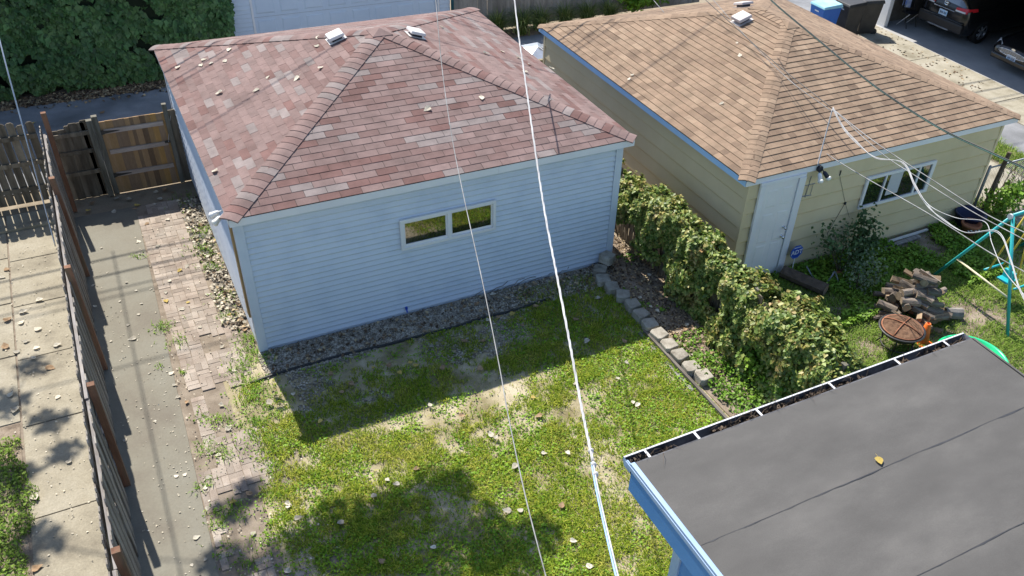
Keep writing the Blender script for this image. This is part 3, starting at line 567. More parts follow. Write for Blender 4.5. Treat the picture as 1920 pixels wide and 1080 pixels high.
# ---------------------------------------------------------------- the blue house with its flat black roof
HZ = 3.05; HX0, HX1, HY1 = 2.62, 7.46, -6.80; hs = thing('house', 'blue house wing with a flat black membrane roof and open gutter', 'house', (5.0, -10.5, 0))
rf = MB().box((HX0, -16.0, HZ-0.12), (HX1, HY1, HZ-0.012)).build('roof', m_felt, hs); y = HY1; k = 0
for y0, y1 in ((-7.93, HY1-0.002), (-9.05, -7.91), (-10.2, -9.03), (-11.35, -10.18), (-12.5, -11.33), (-13.6, -12.48), (-16.0, -13.58)):
    n = 30; X, Y = np.meshgrid(np.linspace(HX0+0.005, HX1-0.005, n+1), np.linspace(y0, y1, 9)); Z = HZ-0.006+(Y-y0)/(y1-y0)*0.006+(fbm(X, Y, 1.6, 40+k)-0.5)*0.008
    V = np.stack([X.ravel(), Y.ravel(), Z.ravel()], 1); i, j = np.meshgrid(np.arange(n), np.arange(8)); a = (j*(n+1)+i).ravel()
    link('roof_sheet', np_mesh('roof_sheet', V, np.stack([a, a+1, a+n+2, a+n+1], 1), m_mem), rf); k += 1
    if y0 > -15:                                               # tar bleeding out of the lap, uneven width
        q = MB(); xs = np.linspace(HX0+0.03, HX1-0.03, 70); top = []; bot = []
        for x in xs:
            wdt = 0.004+0.05*max(0, float(fbm(np.array([x]), np.array([y0]), 2.5, 50+k)[0])-0.52)+0.03*max(0, float(vnoise(np.array([x]), np.array([y0]), 9, 50+k)[0])-0.6)
            top.append((x, y0+0.014+0.003*math.sin(x*5), HZ+0.004)); bot.append((x, y0+0.012-wdt+0.003*math.sin(x*5), HZ+0.004))
        q.add(top+bot, [(i, i+1, 70+i+1, 70+i) for i in range(69)]); q.build('seam', m_seam, rf)
q = MB(); q.prism([(HX0-0.036, -16, HZ-0.09), (HX0-0.036, HY1+0.10, HZ-0.09), (HX0-0.004, HY1+0.10, HZ-0.09), (HX0-0.004, -16, HZ-0.09)], (0,0,0.06))
q.prism([(HX0-0.03, -16, HZ-0.028), (HX0-0.03, HY1+0.02, HZ-0.028), (HX0+0.02, HY1+0.02, HZ-0.028), (HX0+0.02, -16, HZ-0.028)], (0,0,0.034)); q.build('drip_edge', m_bluetrim, hs, bevel=0.006)
q = MB(); q.prism([(HX1+0.002, -16, HZ-0.09), (HX1+0.002, HY1, HZ-0.09), (HX1+0.03, HY1, HZ-0.09), (HX1+0.03, -16, HZ-0.09)], (0,0,0.098)); q.build('drip_edge', m_mem, hs)
MB().box((HX0-0.03, -16, HZ-0.36), (HX0-0.004, HY1-0.01, HZ-0.095)).build('fascia', m_bluehouse, hs); MB().box((HX0, HY1-0.004, HZ-0.30), (HX1, HY1+0.0, HZ-0.13)).build('fascia', m_bluehouse, hs)
MB().box((HX0+0.0, -16, HZ-0.34), (HX1, HY1-0.012, HZ-0.32)).build('soffit', m_bluehouse, hs)
# gutter trough along the eave, with straps
gy0, gy1 = HY1+0.005, HY1+0.15; gx0, gx1 = HX0-0.03, HX1+0.02; gt = MB(); zt = HZ-0.02
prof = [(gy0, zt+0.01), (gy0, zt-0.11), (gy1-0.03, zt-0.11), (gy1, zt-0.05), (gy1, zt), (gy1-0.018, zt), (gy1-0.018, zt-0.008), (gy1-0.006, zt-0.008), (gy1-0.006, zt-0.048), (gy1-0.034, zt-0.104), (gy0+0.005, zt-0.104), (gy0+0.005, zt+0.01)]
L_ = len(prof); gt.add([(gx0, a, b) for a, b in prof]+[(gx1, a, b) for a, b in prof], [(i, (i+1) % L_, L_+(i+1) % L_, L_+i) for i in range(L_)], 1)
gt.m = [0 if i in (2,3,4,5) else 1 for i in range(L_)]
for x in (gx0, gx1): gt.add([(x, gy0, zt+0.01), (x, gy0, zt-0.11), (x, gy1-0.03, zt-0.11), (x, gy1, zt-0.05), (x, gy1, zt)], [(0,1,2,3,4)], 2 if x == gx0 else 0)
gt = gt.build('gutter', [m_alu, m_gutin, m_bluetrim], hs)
for u, v in ((1215, 852), (1305, 815), (1422, 772), (1557, 721), (1675, 672), (1765, 637)):
    x = float(onz(u, v, zt)[0]); MB().box((x-0.014, gy0-0.01, zt-0.003), (x+0.014, gy1-0.004, zt+0.002)).build('gutter_strap', m_alu, gt)
MB().box((gx0+0.004, gy0-0.002, zt+0.0105), (gx1, gy0+0.014, zt+0.0135)).build('gutter_flange', m_gutin, gt)
# walls of the house wing, the eave overhanging them
wz = HZ-0.34; lap_wall(hs, (HX0+0.13, -16, 0), (HX0+0.13, -7.55, 0), wz, 0.20, 0.016, m_bluehouse, (-1,0,0)); lap_wall(hs, (HX0+0.13, -7.55, 0), (HX1-0.1, -7.55, 0), wz, 0.20, 0.016, m_bluehouse, (0,1,0)); lap_wall(hs, (HX1-0.1, -7.55, 0), (HX1-0.1, -16, 0), wz, 0.20, 0.016, m_bluehouse, (1,0,0))
MB().box((HX0+0.09, -7.63, 0.02), (HX0+0.20, -7.51, wz-0.002)).build('corner_trim', m_bluetrim, hs, bevel=0.008)
# soggy debris in the gutter
g = np.random.default_rng(5); n = 700; P = np.c_[g.uniform(gx0+0.05, gx1-0.05, n), g.uniform(gy0+0.02, gy1-0.03, n), np.full(n, zt-0.09)]
keep = fbm(P[:,0], P[:,1]*0, 1.7, 3) > 0.40; P = P[keep]; P[:,2] += g.uniform(0, 0.065, len(P))
V1, F1 = leaves(P, g.normal(size=P.shape)+[0,0,0.8], 0.055, 6, 0.0); P2 = P[:140].copy(); V2, F2 = blades(P2, 0.13, 0.006, 1.4, 8)
V, F = join([(V1, F1), (V2, F2)]); tag(link('gutter_debris', np_mesh('gutter_debris', V, F, m_debris)), 'dark wet leaf debris lying in the black roof gutter', 'debris', kind='stuff')
# ---------------------------------------------------------------- fences
def picket_mesh(w_, h, t, m, name='picket', ear=0.03):
    q = MB(); q.prism([(-w_/2, 0, 0.0), (w_/2, 0, 0.0), (w_/2, 0, h-ear), (w_/2-ear, 0, h), (-w_/2+ear, 0, h), (-w_/2, 0, h-ear)], (0, t, 0)); return q.mesh(name, m)
def put(name, me, parent, p, rz=0, rx=0, ry=0):
    return link(name, me, parent, Matrix.Translation(p) @ Matrix.Rotation(rz, 4, 'Z') @ Matrix.Rotation(rx, 4, 'X') @ Matrix.Rotation(ry, 4, 'Y'))
def post(root, x, y, h, m, s=0.095, lean=(0, 0)):
    b = s/2; q = MB(); q.add([(x-b,y-b,0),(x+b,y-b,0),(x+b,y+b,0),(x-b,y+b,0)]+[(x+lean[0]+sx*b, y+lean[1]+sy*b, h) for sx, sy in ((-1,-1),(1,-1),(1,1),(-1,1))], [(0,3,2,1),(4,5,6,7),(0,1,5,4),(1,2,6,5),(2,3,7,6),(3,0,4,7)])
    return q.build('post', m, root, bevel=0.004)
# long shadow-box fence beside the concrete path: boards on both faces of three rails
fx = -2.29; fn = thing('fence', 'weathered wooden fence with red-brown posts along the concrete path', 'fence', (fx, 0, 0))
PY = [6.0, 3.55, 0.76, -1.9, -4.75, -7.5]
for i, y in enumerate(PY): post(fn, fx+0.066, y, (2.08, 2.0, 2.0, 1.9, 1.95, 1.9)[i], m_post, 0.088, (random.uniform(-.02,.03), random.uniform(-.04,.04)))
for a, b in zip(PY[:-1], PY[1:]):
    for z in (0.32, 0.98, 1.62): MB().beam((fx+random.uniform(-.01,.01), a-0.002, z+random.uniform(-.02,.02)), (fx+random.uniform(-.01,.01), b+0.002, z+random.uniform(-.02,.02)), 0.04, 0.09).build('rail', m_rail, fn)
pmL = [picket_mesh(0.135, h, 0.017, m_picket) for h in (1.72, 1.76, 1.80)]; pmR = [picket_mesh(0.19, h, 0.017, m_picket) for h in (1.70, 1.75, 1.79)]
y = 6.2
while y > -9:
    put('picket', random.choice(pmL), fn, (fx-0.040, y, 0.03), math.pi/2+random.uniform(-.02,.02), 0, random.uniform(-.012,.012)); y -= 0.158
y = 6.1
while y > -9:
    if min(abs(y-p) for p in PY) > 0.13: put('picket', random.choice(pmR), fn, (fx+0.042, y, 0.03), math.pi/2+random.uniform(-.03,.03), 0, random.uniform(-.015,.015))
    y -= random.choice((0.26, 0.30, 0.36))
# neighbour's fence on the alley side: upright boards with daylight between them
nf = thing('fence', 'dark picket fence with gaps, across the end of the neighbour concrete walk', 'fence', (-4.5, 6.6, 0))
pmD = [picket_mesh(0.135, h, 0.018, m_dkpicket, ear=0.035) for h in (1.62, 1.66, 1.69)]; x = -7.4
while x < -2.5: put('picket', random.choice(pmD), nf, (x, 6.62, 0.03), random.uniform(-.02,.02), 0, random.uniform(-.01,.01)); x += 0.152
for z in (0.35, 0.88, 1.42): MB().beam((-7.5, 6.585, z), (-2.46, 6.585, z), 0.045, 0.085).build('rail', m_dkpicket, nf)
for x in (-7.4, -4.95): post(nf, x, 6.53, 1.75, m_gpost)
MB().box((-4.4, 5.62, 0.012), (-2.52, 5.72, 0.06)).build('sleeper', m_walk, walk)
# short run of old boards between the path fence and the gate
sf = thing('fence', 'short run of old mismatched boards beside the wooden gate', 'fence', (-1.85, 6.5, 0))
for i, x in enumerate((-2.18, -2.05, -1.92, -1.79, -1.67, -1.575)):
    put('picket', picket_mesh(0.15, (1.50, 1.52, 1.57, 1.62, 1.60, 1.64)[i], 0.02, m_dkpicket, ear=0.02), sf, (x, 6.50-(0.03 if i in (1, 3) else 0.0), -0.02), 0, 0, random.uniform(-.02,.02))
for z in (0.55, 1.0, 1.38): MB().beam((-2.27, 6.455, z), (-1.56, 6.455, z), 0.04, 0.08).build('rail', m_dkpicket, sf)
# gate of many-coloured boards
gt_ = thing('gate', 'wooden gate of mixed brown boards with three rails and black strap hinges', 'gate', (-0.78, 6.42, 0))
for x, y, h in ((-1.507, 6.38, 1.66), (-1.40, 6.44, 1.70)): post(gt_, x, y, h, m_gpost, 0.105)
post(gt_, -0.11, 6.40, 1.76, m_gpost, 0.085)
x = -1.345
while x < -0.17:
    w_ = random.choice((0.07, 0.09, 0.11, 0.13)); w_ = min(w_, -0.154-x)
    if w_ < 0.02: break
    jy = random.uniform(0, .004); MB().box((x-0.002, 6.43+jy, -0.01), (x+w_+0.002, 6.452+jy*0.8, 1.565+random.uniform(-.004,.004))).build('board', m_gate, gt_); x += w_
for z in (0.42, 0.92, 1.36):
    MB().box((-1.30, 6.392, z-0.042), (-0.20, 6.428, z+0.042)).build('rail', m_gaterail, gt_)
for z in (0.42, 1.36):
    q = MB(); q.prism([(-1.36, 6.384, z+0.055), (-1.36, 6.384, z-0.055), (-1.28, 6.384, z-0.03), (-1.02, 6.384, z-0.006), (-1.02, 6.384, z+0.006), (-1.28, 6.384, z+0.03)], (0, 0.006, 0)); q.build('hinge', m_iron, gt_)
MB().box((-0.26, 6.385, 0.93), (-0.12, 6.41, 0.97)).build('latch', m_iron, gt_)
MB().tube([(-0.19, 6.38, 0.95), (-0.12, 6.37, 1.25), (-0.03, 6.42, 1.48)], 0.005, 5).build('latch_cord', m_alu, gt_)
put('filler_board', picket_mesh(0.17, 1.60, 0.02, m_dkpicket, 'filler_board', 0.01), gt_, (0.012, 6.44, -0.01))
# creeper-covered fence between the yards
cf = thing('fence', 'dark board fence under the creeper between the two garages', 'fence', (7.47, -2.2, 0)); y = 1.35; pmC = [picket_mesh(0.13, h, 0.018, m_dkpicket) for h in (1.18, 1.25, 1.30)]
while y > -5.2: put('picket', random.choice(pmC), cf, (7.44, y, 0.02), math.pi/2, 0, random.uniform(-.02,.02)); y -= 0.165
for z in (0.35, 1.0): MB().beam((7.49, 1.4, z), (7.49, -5.2, z), 0.045, 0.085).build('rail', m_dkpicket, cf)
for y in (1.3, -0.9, -3.1, -5.15): post(cf, 7.53, y, 1.32, m_gpost)
# grey board fence across the alley
af = thing('fence', 'tall grey board fence across the alley behind the arching grasses', 'fence', (11.6, 12.35, 0)); x = 8.62; pmG = [picket_mesh(0.15, h, 0.02, m_graywood, ear=0.005) for h in (1.83, 1.85)]
while x < 17.5: put('picket', random.choice(pmG), af, (x, 12.35, 0.02), random.uniform(-.015,.015), 0, random.uniform(-.006,.006)); x += 0.156
for z in (0.4, 1.5): MB().beam((8.55, 12.40, z), (17.5, 12.40, z), 0.04, 0.09).build('rail', m_graywood, af)
# chain-link fence beside the tan garage with a bare vine trunk
lf = thing('chain_link_fence', 'chain-link fence with grey posts beside the cream garage corner', 'fence', (17.0, -1.45, 0))
for x in (14.98, 17.4, 19.9): MB().tube([(x, -1.45, 0), (x, -1.45, 1.20), (x, -1.45, 1.23)], [0.032, 0.032, 0.014], 10).build('post', m_grey, lf, True)
MB().tube([(14.98, -1.45, 1.17), (19.9, -1.45, 1.17)], 0.019, 8).build('top_rail', m_grey, lf, True)
q = MB(); s = 0.085
for i in range(-15, 60):
    for sg in (1, -1):
        x0 = 14.98+i*s; pts = []
        a = (x0, 0.05); b = (x0+sg*1.1, 1.15)
        lo, hi = 14.98, 19.9
        if a[0] < lo: t_ = (lo-a[0])/(b[0]-a[0]) if sg > 0 else 2
        else: t_ = 0
        t1 = 1
        if sg < 0 and b[0] < lo: t1 = (a[0]-lo)/1.1
        if b[0] > hi: t1 = (hi-a[0])/1.1
        if t_ < t1 <= 1.0: q.tube([(a[0]+(b[0]-a[0])*t_, -1.45+sg*0.003, 0.05+1.1*t_), (a[0]+(b[0]-a[0])*t1, -1.45+sg*0.003, 0.05+1.1*t1)], 0.0022, 3, cap=False)
q.build('mesh', m_steel, lf)
# ---------------------------------------------------------------- garden edging and small yard things
SP = [(1155,497,0.27),(1143,514,0),(1141,535,0),(1150,546,0),(1163,561,0),(1181,582,0),(1199,599,0),(1219,620,0),(1237,640,0),(1255,662,0),(1280,683,0),(1301,712,0),(1319,730,0)]
SZ = 0.15; stones = [onz(u, v, SZ) for u, v, _ in SP]
stones = [(6.60, 0.02), (6.38, -0.12), (6.27, -0.42), (6.30, -0.70), (6.36, -1.00), (6.37, -1.31), (6.36, -1.62), (6.345, -1.93), (6.34, -2.24), (6.34, -2.55), (6.35, -2.86), (6.355, -3.19), (6.42, -3.46)]
for i, (x, y) in enumerate(stones):
    r2 = random.Random(60+i); a, b, h = 0.135, 0.145, 0.16; q = MB(); P = []
    for z, k in ((0.0, 1.0), (h, 0.97)):
        P += [(-a*k, -b*0.8*k, z), (-a*0.55*k, -b*k, z), (a*k*0.9, -b*k*0.8, z), (a*k*0.9, b*0.8*k, z), (-a*0.55*k, b*k, z), (-a*k, b*0.75*k, z)]
    P = [(p[0]+r2.uniform(-.008,.008), p[1]+r2.uniform(-.008,.008), p[2]+r2.uniform(-.005,.006)) for p in P]
    q.add(P, [tuple(range(5,-1,-1)), tuple(range(6,12))]+[(k, (k+1) % 6, 6+(k+1) % 6, 6+k) for k in range(6)])
    rot = {0: 0.5, 1: -0.7, 2: -0.35}.get(i, r2.uniform(-.12,.12)-(0.35 if 2 < i < 5 else 0)); z = 0.15 if i == 0 else -0.01
    o = link('edging_stone', q.mesh('edging_stone', m_stone), None, Matrix.Translation((x, y, z)) @ Matrix.Rotation(rot, 4, 'Z'))
    bv = o.modifiers.new('bevel', 'BEVEL'); bv.width = 0.014; bv.segments = 2
    ORD = ('first', 'second', 'third', 'fourth', 'fifth', 'sixth', 'seventh', 'eighth', 'ninth', 'tenth', 'eleventh', 'twelfth')
    tag(o, 'square edging stone stacked on top at the garage end of the row' if i == 0 else ORD[i-1]+' rough edging stone of the bed row, counted from the garage corner', 'stone', 'edging stones along the bed')
q = MB().beam((6.19, -1.98, 0.035), (6.19, -6.6, 0.035), 0.05, 0.09).build('edging_timber', m_timber); tag(q, 'long dark weathered timber edging the lawn beside the stones', 'timber')
q = MB().beam((6.11, -1.95, 0.01), (6.11, -3.6, 0.01), 0.07, 0.03).build('edging_board', m_rail); tag(q, 'thin grey board lying in the grass along the timber edging', 'board')
hp = [(*onz(u, v)[:2], 0.03) for u, v in ((470,721),(520,703),(585,684),(650,666),(720,650),(780,634),(850,616),(900,600),(960,585),(1030,562))]
tag(MB().tube(catmull(hp, 5), 0.022, 6).build('edging_strip', m_hose, None, True), 'black plastic edging strip between the gravel and the lawn', 'edging')
# spigot and dead vine on the blue wall foot
sp = Vector((2.60, Y0-0.03, 0.14)); tag(MB().tube([sp+Vector((0,0.02,0)), sp+Vector((0,-0.03,0)), sp+Vector((0,-0.05,-0.05))], 0.014, 8).tube([sp+Vector((0,-0.02,0)), sp+Vector((0,-0.02,0.05))], 0.022, 8).build('spigot', m_sign), 'small blue spigot low on the pale blue garage wall', 'spigot')
q = MB(); r3 = random.Random(4)
for k in range(7):
    p = Vector((3.9+k*0.28, Y0-0.03, 0.02)); pts = [p]
    for _ in range(4): p = p+Vector((r3.uniform(-.02,.16), r3.uniform(-.01,.004), r3.uniform(-.02,.09))); pts.append(p)
    q.tube(pts, 0.005, 4)
tag(q.build('dead_vine', m_twig), 'dry brown vine stems clinging low on the pale blue garage wall', 'vine')

# yard sign, log, rose bush, border bits
sx, sy = 9.80, -1.62; t = thing('yard_sign', 'blue octagonal yard sign reading ADT on a white stake', 'sign', (sx, sy-0.05, 0))
zc, rr = 0.52, 0.155; oc = [(sx+rr*math.cos(math.pi/8+k*math.pi/4), sy, zc+rr*math.sin(math.pi/8+k*math.pi/4)) for k in range(8)]; MB().prism(oc, (0, 0.008, 0)).build('board', m_sign, t)
ring = MB(); i8 = [(sx+rr*0.86*math.cos(math.pi/8+k*math.pi/4), sy-0.002, zc+rr*0.86*math.sin(math.pi/8+k*math.pi/4)) for k in range(8)]; o8 = [(sx+rr*0.92*math.cos(math.pi/8+k*math.pi/4), sy-0.002, zc+rr*0.92*math.sin(math.pi/8+k*math.pi/4)) for k in range(8)]
ring.add(i8+o8, [(k, (k+1) % 8, 8+(k+1) % 8, 8+k) for k in range(8)]); ring.build('border', mat('sign_light_blue', (0.12,0.3,0.75), rough=0.4), t)
def text_mesh(txt, size, m, name):
    cu = bpy.data.curves.new(name, 'FONT'); cu.body = txt; cu.size = size; cu.align_x = 'CENTER'; cu.align_y = 'CENTER'; cu.extrude = 0.001; cu.offset = size*0.012
    ob = bpy.data.objects.new(name, cu); COL.objects.link(ob); dg = bpy.context.evaluated_depsgraph_get(); me = bpy.data.meshes.new_from_object(ob.evaluated_get(dg)); me.materials.clear(); me.materials.append(m); bpy.data.objects.remove(ob); return me
link('lettering', text_mesh('ADT', 0.135, m_signw, 'lettering'), t, Matrix.Translation((sx, sy-0.004, zc-0.005)) @ Matrix.Rotation(math.pi/2, 4, 'X'))
MB().box((sx-0.09, sy-0.003, zc+0.095), (sx+0.075, sy-0.001, zc+0.107)).build('stripe', m_signw, t)
MB().beam((sx+0.01, sy+0.012, 0), (sx+0.005, sy+0.012, zc), 0.016, 0.008, (0,1,0)).build('stake', m_signw, t)
def log(name, p, q_, r, label, group=None, split=False, seed=0):
    r4 = random.Random(seed); p, q_ = Vector(p), Vector(q_); L = (q_-p).length; n = 10; V = []
    if split: ang = [0, 0.9, 1.8, 2.5, 3.3]; sh = [(0.0, -0.55)]+[(math.cos(a-0.1), math.sin(a-0.1)*0.9) for a in (0.05, 0.7, 1.5, 2.3, 3.0)]
    else: sh = [(math.cos(2*math.pi*k/n), math.sin(2*math.pi*k/n)) for k in range(n)]
    sh = [(a*r*r4.uniform(0.85,1.12), b*r*r4.uniform(0.85,1.12)) for a, b in sh]; k = len(sh)
    for i in range(4): V += [(-L/2+L*i/3, a*r4.uniform(.94,1.06), b*r4.uniform(.94,1.06)) for a, b in sh]
    mb = MB(); mb.add(V, [(i*k+j, i*k+(j+1) % k, (i+1)*k+(j+1) % k, (i+1)*k+j) for i in range(3) for j in range(k)])
    mb.m = [(1 if split and (j in (0, k-1)) else 0) for i in range(3) for j in range(k)]; b0 = 0
    mb.f += [tuple(range(k-1, -1, -1)), tuple(range(3*k, 4*k))]; mb.m += [2, 2]
    d = (q_-p).normalized(); rot = d.to_track_quat('X', 'Z').to_matrix().to_4x4() @ Matrix.Rotation(r4.uniform(0, 6.28), 4, 'X')
    o = link(name, mb.mesh(name, [m_log, m_split, m_end]), None, Matrix.Translation((p+q_)/2) @ rot); return tag(o, label, 'log', group)
log('log', (9.55, -1.62, 0.13), (9.92, -2.45, 0.13), 0.12, 'thick brown log lying below the blue yard sign', seed=3).data.materials[0] = mat('dark_bark', [(0.075,0.055,0.04),(0.15,0.11,0.08)], 9, 0.95, 0.9, 40)
tag(MB().tube(catmull([(10.02,-1.75,0.22),(10.05,-2.0,0.06),(10.12,-2.2,0.05),(10.2,-2.25,0.25),(10.32,-2.2,0.28),(10.38,-2.35,0.03)], 6), 0.016, 6).build('bent_rod', m_grey, None, True), 'bent grey metal rod lying beside the thick log', 'rod')
tag(MB().beam((12.0, -1.72, 0.05), (13.2, -1.66, 0.05), 0.10, 0.03).build('plank', m_rail), 'pale plank lying at the foot of the cream wall', 'plank'); tag(MB().beam((12.35, -1.60, 0.09), (13.5, -1.58, 0.09), 0.05, 0.03).build('plank', m_alu), 'thin white strip resting behind the pale plank', 'plank')
o = MB().lathe([(0.001,0.0),(0.10,0.0),(0.14,0.05),(0.12,0.10),(0.001,0.11)], (0,0,0), 9).build('brick_chunk', m_terra, None, loc=(10.62,-2.05,0)); o.scale = (1,.6,.8); tag(o, 'reddish clay chunk in the grass near the rose bush', 'stone')
# firewood heap
r5 = random.Random(12); c0 = Vector((11.05, -3.55, 0)); cnt = 0
for lay, (n, w_, dz) in enumerate(((19, 0.74, 0.08), (18, 0.66, 0.21), (16, 0.57, 0.34), (13, 0.47, 0.47), (10, 0.36, 0.60), (7, 0.25, 0.72), (4, 0.13, 0.83))):
    for k in range(n):
        a = r5.uniform(0, 6.28); rad = math.sqrt(r5.random())*w_; p = c0+Vector((rad*math.cos(a)*0.95, rad*math.sin(a)*0.95, dz+r5.uniform(-.04,.04)))
        th = r5.gauss(-0.55, 0.75); d = Vector((math.cos(th), math.sin(th), r5.uniform(-.22,.12)))*r5.uniform(0.13, 0.21); rr_ = r5.uniform(0.045, 0.085)
        log('firewood', p-d, p+d, rr_, 'split weathered firewood log in the heap beside the fire pit', 'logs in the firewood heap', r5.random() < 0.75, 100+cnt); cnt += 1
for k, (x, y) in enumerate(((10.25,-3.18),(10.42,-3.36),(10.45,-3.05))): log('firewood', (x-.12,y+.08,.06), (x+.12,y-.06,.06), 0.06, 'grey firewood log lying loose beside the heap', 'loose logs beside the heap', True, 200+k)
log('birch_log', (11.52,-3.88,0.11), (11.80,-4.03,0.11), 0.115, 'thick pale birch log at the foot of the firewood heap', seed=301).data.materials[0] = mat('birch_bark', [(0.17,0.155,0.135),(0.28,0.26,0.235)], 8, 0.9, 0.5, 40)
# fire pit with rusty mesh lid
fp = Vector((10.03, -4.16, 0)); t = thing('fire_pit', 'round black fire pit with a rusty mesh dome lid', 'fire pit', fp)
MB().lathe([(0.001,0.24),(0.20,0.26),(0.33,0.36),(0.37,0.44),(0.40,0.445),(0.40,0.455),(0.36,0.455),(0.30,0.37),(0.001,0.27)], fp, 28).build('bowl', m_iron, t, True)
lid = MB().lathe([(0.345,0.458),(0.335,0.48),(0.325,0.475),(0.30,0.495),(0.29,0.49),(0.25,0.515),(0.24,0.51),(0.19,0.53),(0.18,0.525),(0.10,0.54),(0.09,0.535),(0.001,0.545)], fp, 28).build('mesh_lid', m_rust, t, True)
MB().lathe([(0.33,0.452),(0.355,0.46),(0.355,0.475),(0.335,0.475)], fp, 28).build('lid_rim', m_rustrod, lid, True)
for a in (0.35, 0.35+math.pi/2): MB().tube([fp+Vector((math.cos(a)*r*s_, math.sin(a)*r*s_, z)) for r, z, s_ in ((0.345,0.47,-1),(0.28,0.515,-1),(0.15,0.548,-1),(0,0.56,1),(0.15,0.548,1),(0.28,0.515,1),(0.345,0.47,1))], 0.011, 6).build('lid_rib', m_rustrod, lid, True)
for a in (0.6, 2.17, 3.74, 5.31): MB().tube([fp+Vector((math.cos(a)*0.31, math.sin(a)*0.31, 0.36)), fp+Vector((math.cos(a)*0.25, math.sin(a)*0.25, 0.15)), fp+Vector((math.cos(a)*0.35, math.sin(a)*0.35, 0.0))], 0.016, 6).build('leg', m_iron, t, True)
MB().tube([fp+Vector((math.cos(k*math.pi/12)*0.27, math.sin(k*math.pi/12)*0.27, 0.12)) for k in range(25)], 0.010, 6).build('leg_ring', m_iron, t, True)
# traffic cone
cn = Vector((10.60, -4.24, 0)); t = thing('traffic_cone', 'small orange plastic traffic cone beside the fire pit', 'cone', cn)
MB().lathe([(0.12,0.03),(0.045,0.42),(0.03,0.43),(0.03,0.36),(0.02,0.30)], cn, 18).build('cone_body', m_cone, t, True); MB().box((cn.x-.14,cn.y-.14,0.0),(cn.x+.14,cn.y+.14,0.03)).build('base', m_cone, t, bevel=0.01)
# paddling pool
pc = Vector((10.80, -5.10, 0)); t = thing('paddling_pool', 'round green plastic paddling pool on the grass beside the black roof', 'pool', pc)
MB().lathe([(r_*0.667, z_) for r_, z_ in ((0.001,0.02),(0.70,0.02),(0.74,0.04),(0.83,0.25),(0.87,0.27),(0.90,0.26),(0.90,0.24),(0.86,0.235),(0.79,0.03),(0.70,0.0),(0.001,0.0))], pc, 56).build('basin', m_pool, t, True)
for k in range(14):
    a = k*2*math.pi/14; d = Vector((math.cos(a), math.sin(a), 0))*0.667; s = Vector((-d.y, d.x, 0))
    MB().add([pc+d*0.755+s*0.09+Vector((0,0,0.07)), pc+d*0.755-s*0.09+Vector((0,0,0.07)), pc+d*0.808-s*0.09+Vector((0,0,0.205)), pc+d*0.808+s*0.09+Vector((0,0,0.205)), pc+d*0.735+s*0.06+Vector((0,0,0.09)), pc+d*0.735-s*0.06+Vector((0,0,0.09)), pc+d*0.785-s*0.06+Vector((0,0,0.19)), pc+d*0.785+s*0.06+Vector((0,0,0.19))],
             [(0,1,5,4),(1,2,6,5),(2,3,7,6),(3,0,4,7),(4,5,6,7)]).build('embossed_panel', m_pool, t)
# swing set
T0 = Vector((12.27, -3.90, 2.02)); t = thing('swing_set', 'teal metal swing set with a yellow-roped glider', 'swing set', (13.5, -3.85, 0)); T1 = T0+Vector((2.6, 0.05, 0.0))
MB().tube([T0-Vector((0.08,0,0)), T1+Vector((0.08,0,0))], 0.032, 12).build('top_beam', m_teal, t, True)
for T in (T0, T1):
    for dy, dx in ((-0.93, -0.13), (1.07, 0.06)): MB().tube([T, Vector((T.x+dx, T.y+dy, 0.0))], 0.03, 12).build('leg', m_teal, t, True)
    MB().tube([T+Vector((-0.045,-0.33,-0.72*1.95)), T+Vector((0.02,0.76,-0.72*1.95))] if False else [Vector((T.x-0.09, T.y-0.62, 0.68)), Vector((T.x+0.04, T.y+0.71, 0.68))], 0.02, 8).build('cross_bar', m_bone, t, True)
    MB().lathe([(0.001,-0.02),(0.05,-0.02),(0.05,0.02),(0.001,0.02)], T-Vector((0.07,0,0)), 10, axis='x').build('end_cap', m_alu, t)
for dx in (0.52, 0.92):
    for dy in (-0.30, 0.30): MB().tube([T0+Vector((dx, dy*0.2, -0.02)), Vector((T0.x+dx, T0.y+dy, 0.55))], 0.018, 8).build('hanger', m_yel, t, True)
st = MB(); st.box((T0.x+0.55, T0.y-0.12, 0.46), (T0.x+0.89, T0.y+0.12, 0.50)); st.box((T0.x+0.69, T0.y-0.12, 0.50), (T0.x+0.75, T0.y+0.12, 0.66)); st.build('glider_seat', m_tealpl, t, bevel=0.015)
for dy in (-0.34, 0.34): MB().tube([(T0.x+0.45, T0.y+dy, 0.54), (T0.x+1.0, T0.y+dy, 0.54)], 0.022, 8).build('handle', m_tealpl, t, True)
for dx in (1.55, 2.0): MB().tube([T0+Vector((dx, 0, -0.02)), Vector((T0.x+dx, T0.y, 0.52))], 0.012, 6).build('swing_rope', m_yel, t, True)
MB().box((T0.x+1.5, T0.y-0.11, 0.47), (T0.x+2.05, T0.y+0.11, 0.50)).build('swing_seat', m_tealpl, t, bevel=0.01)
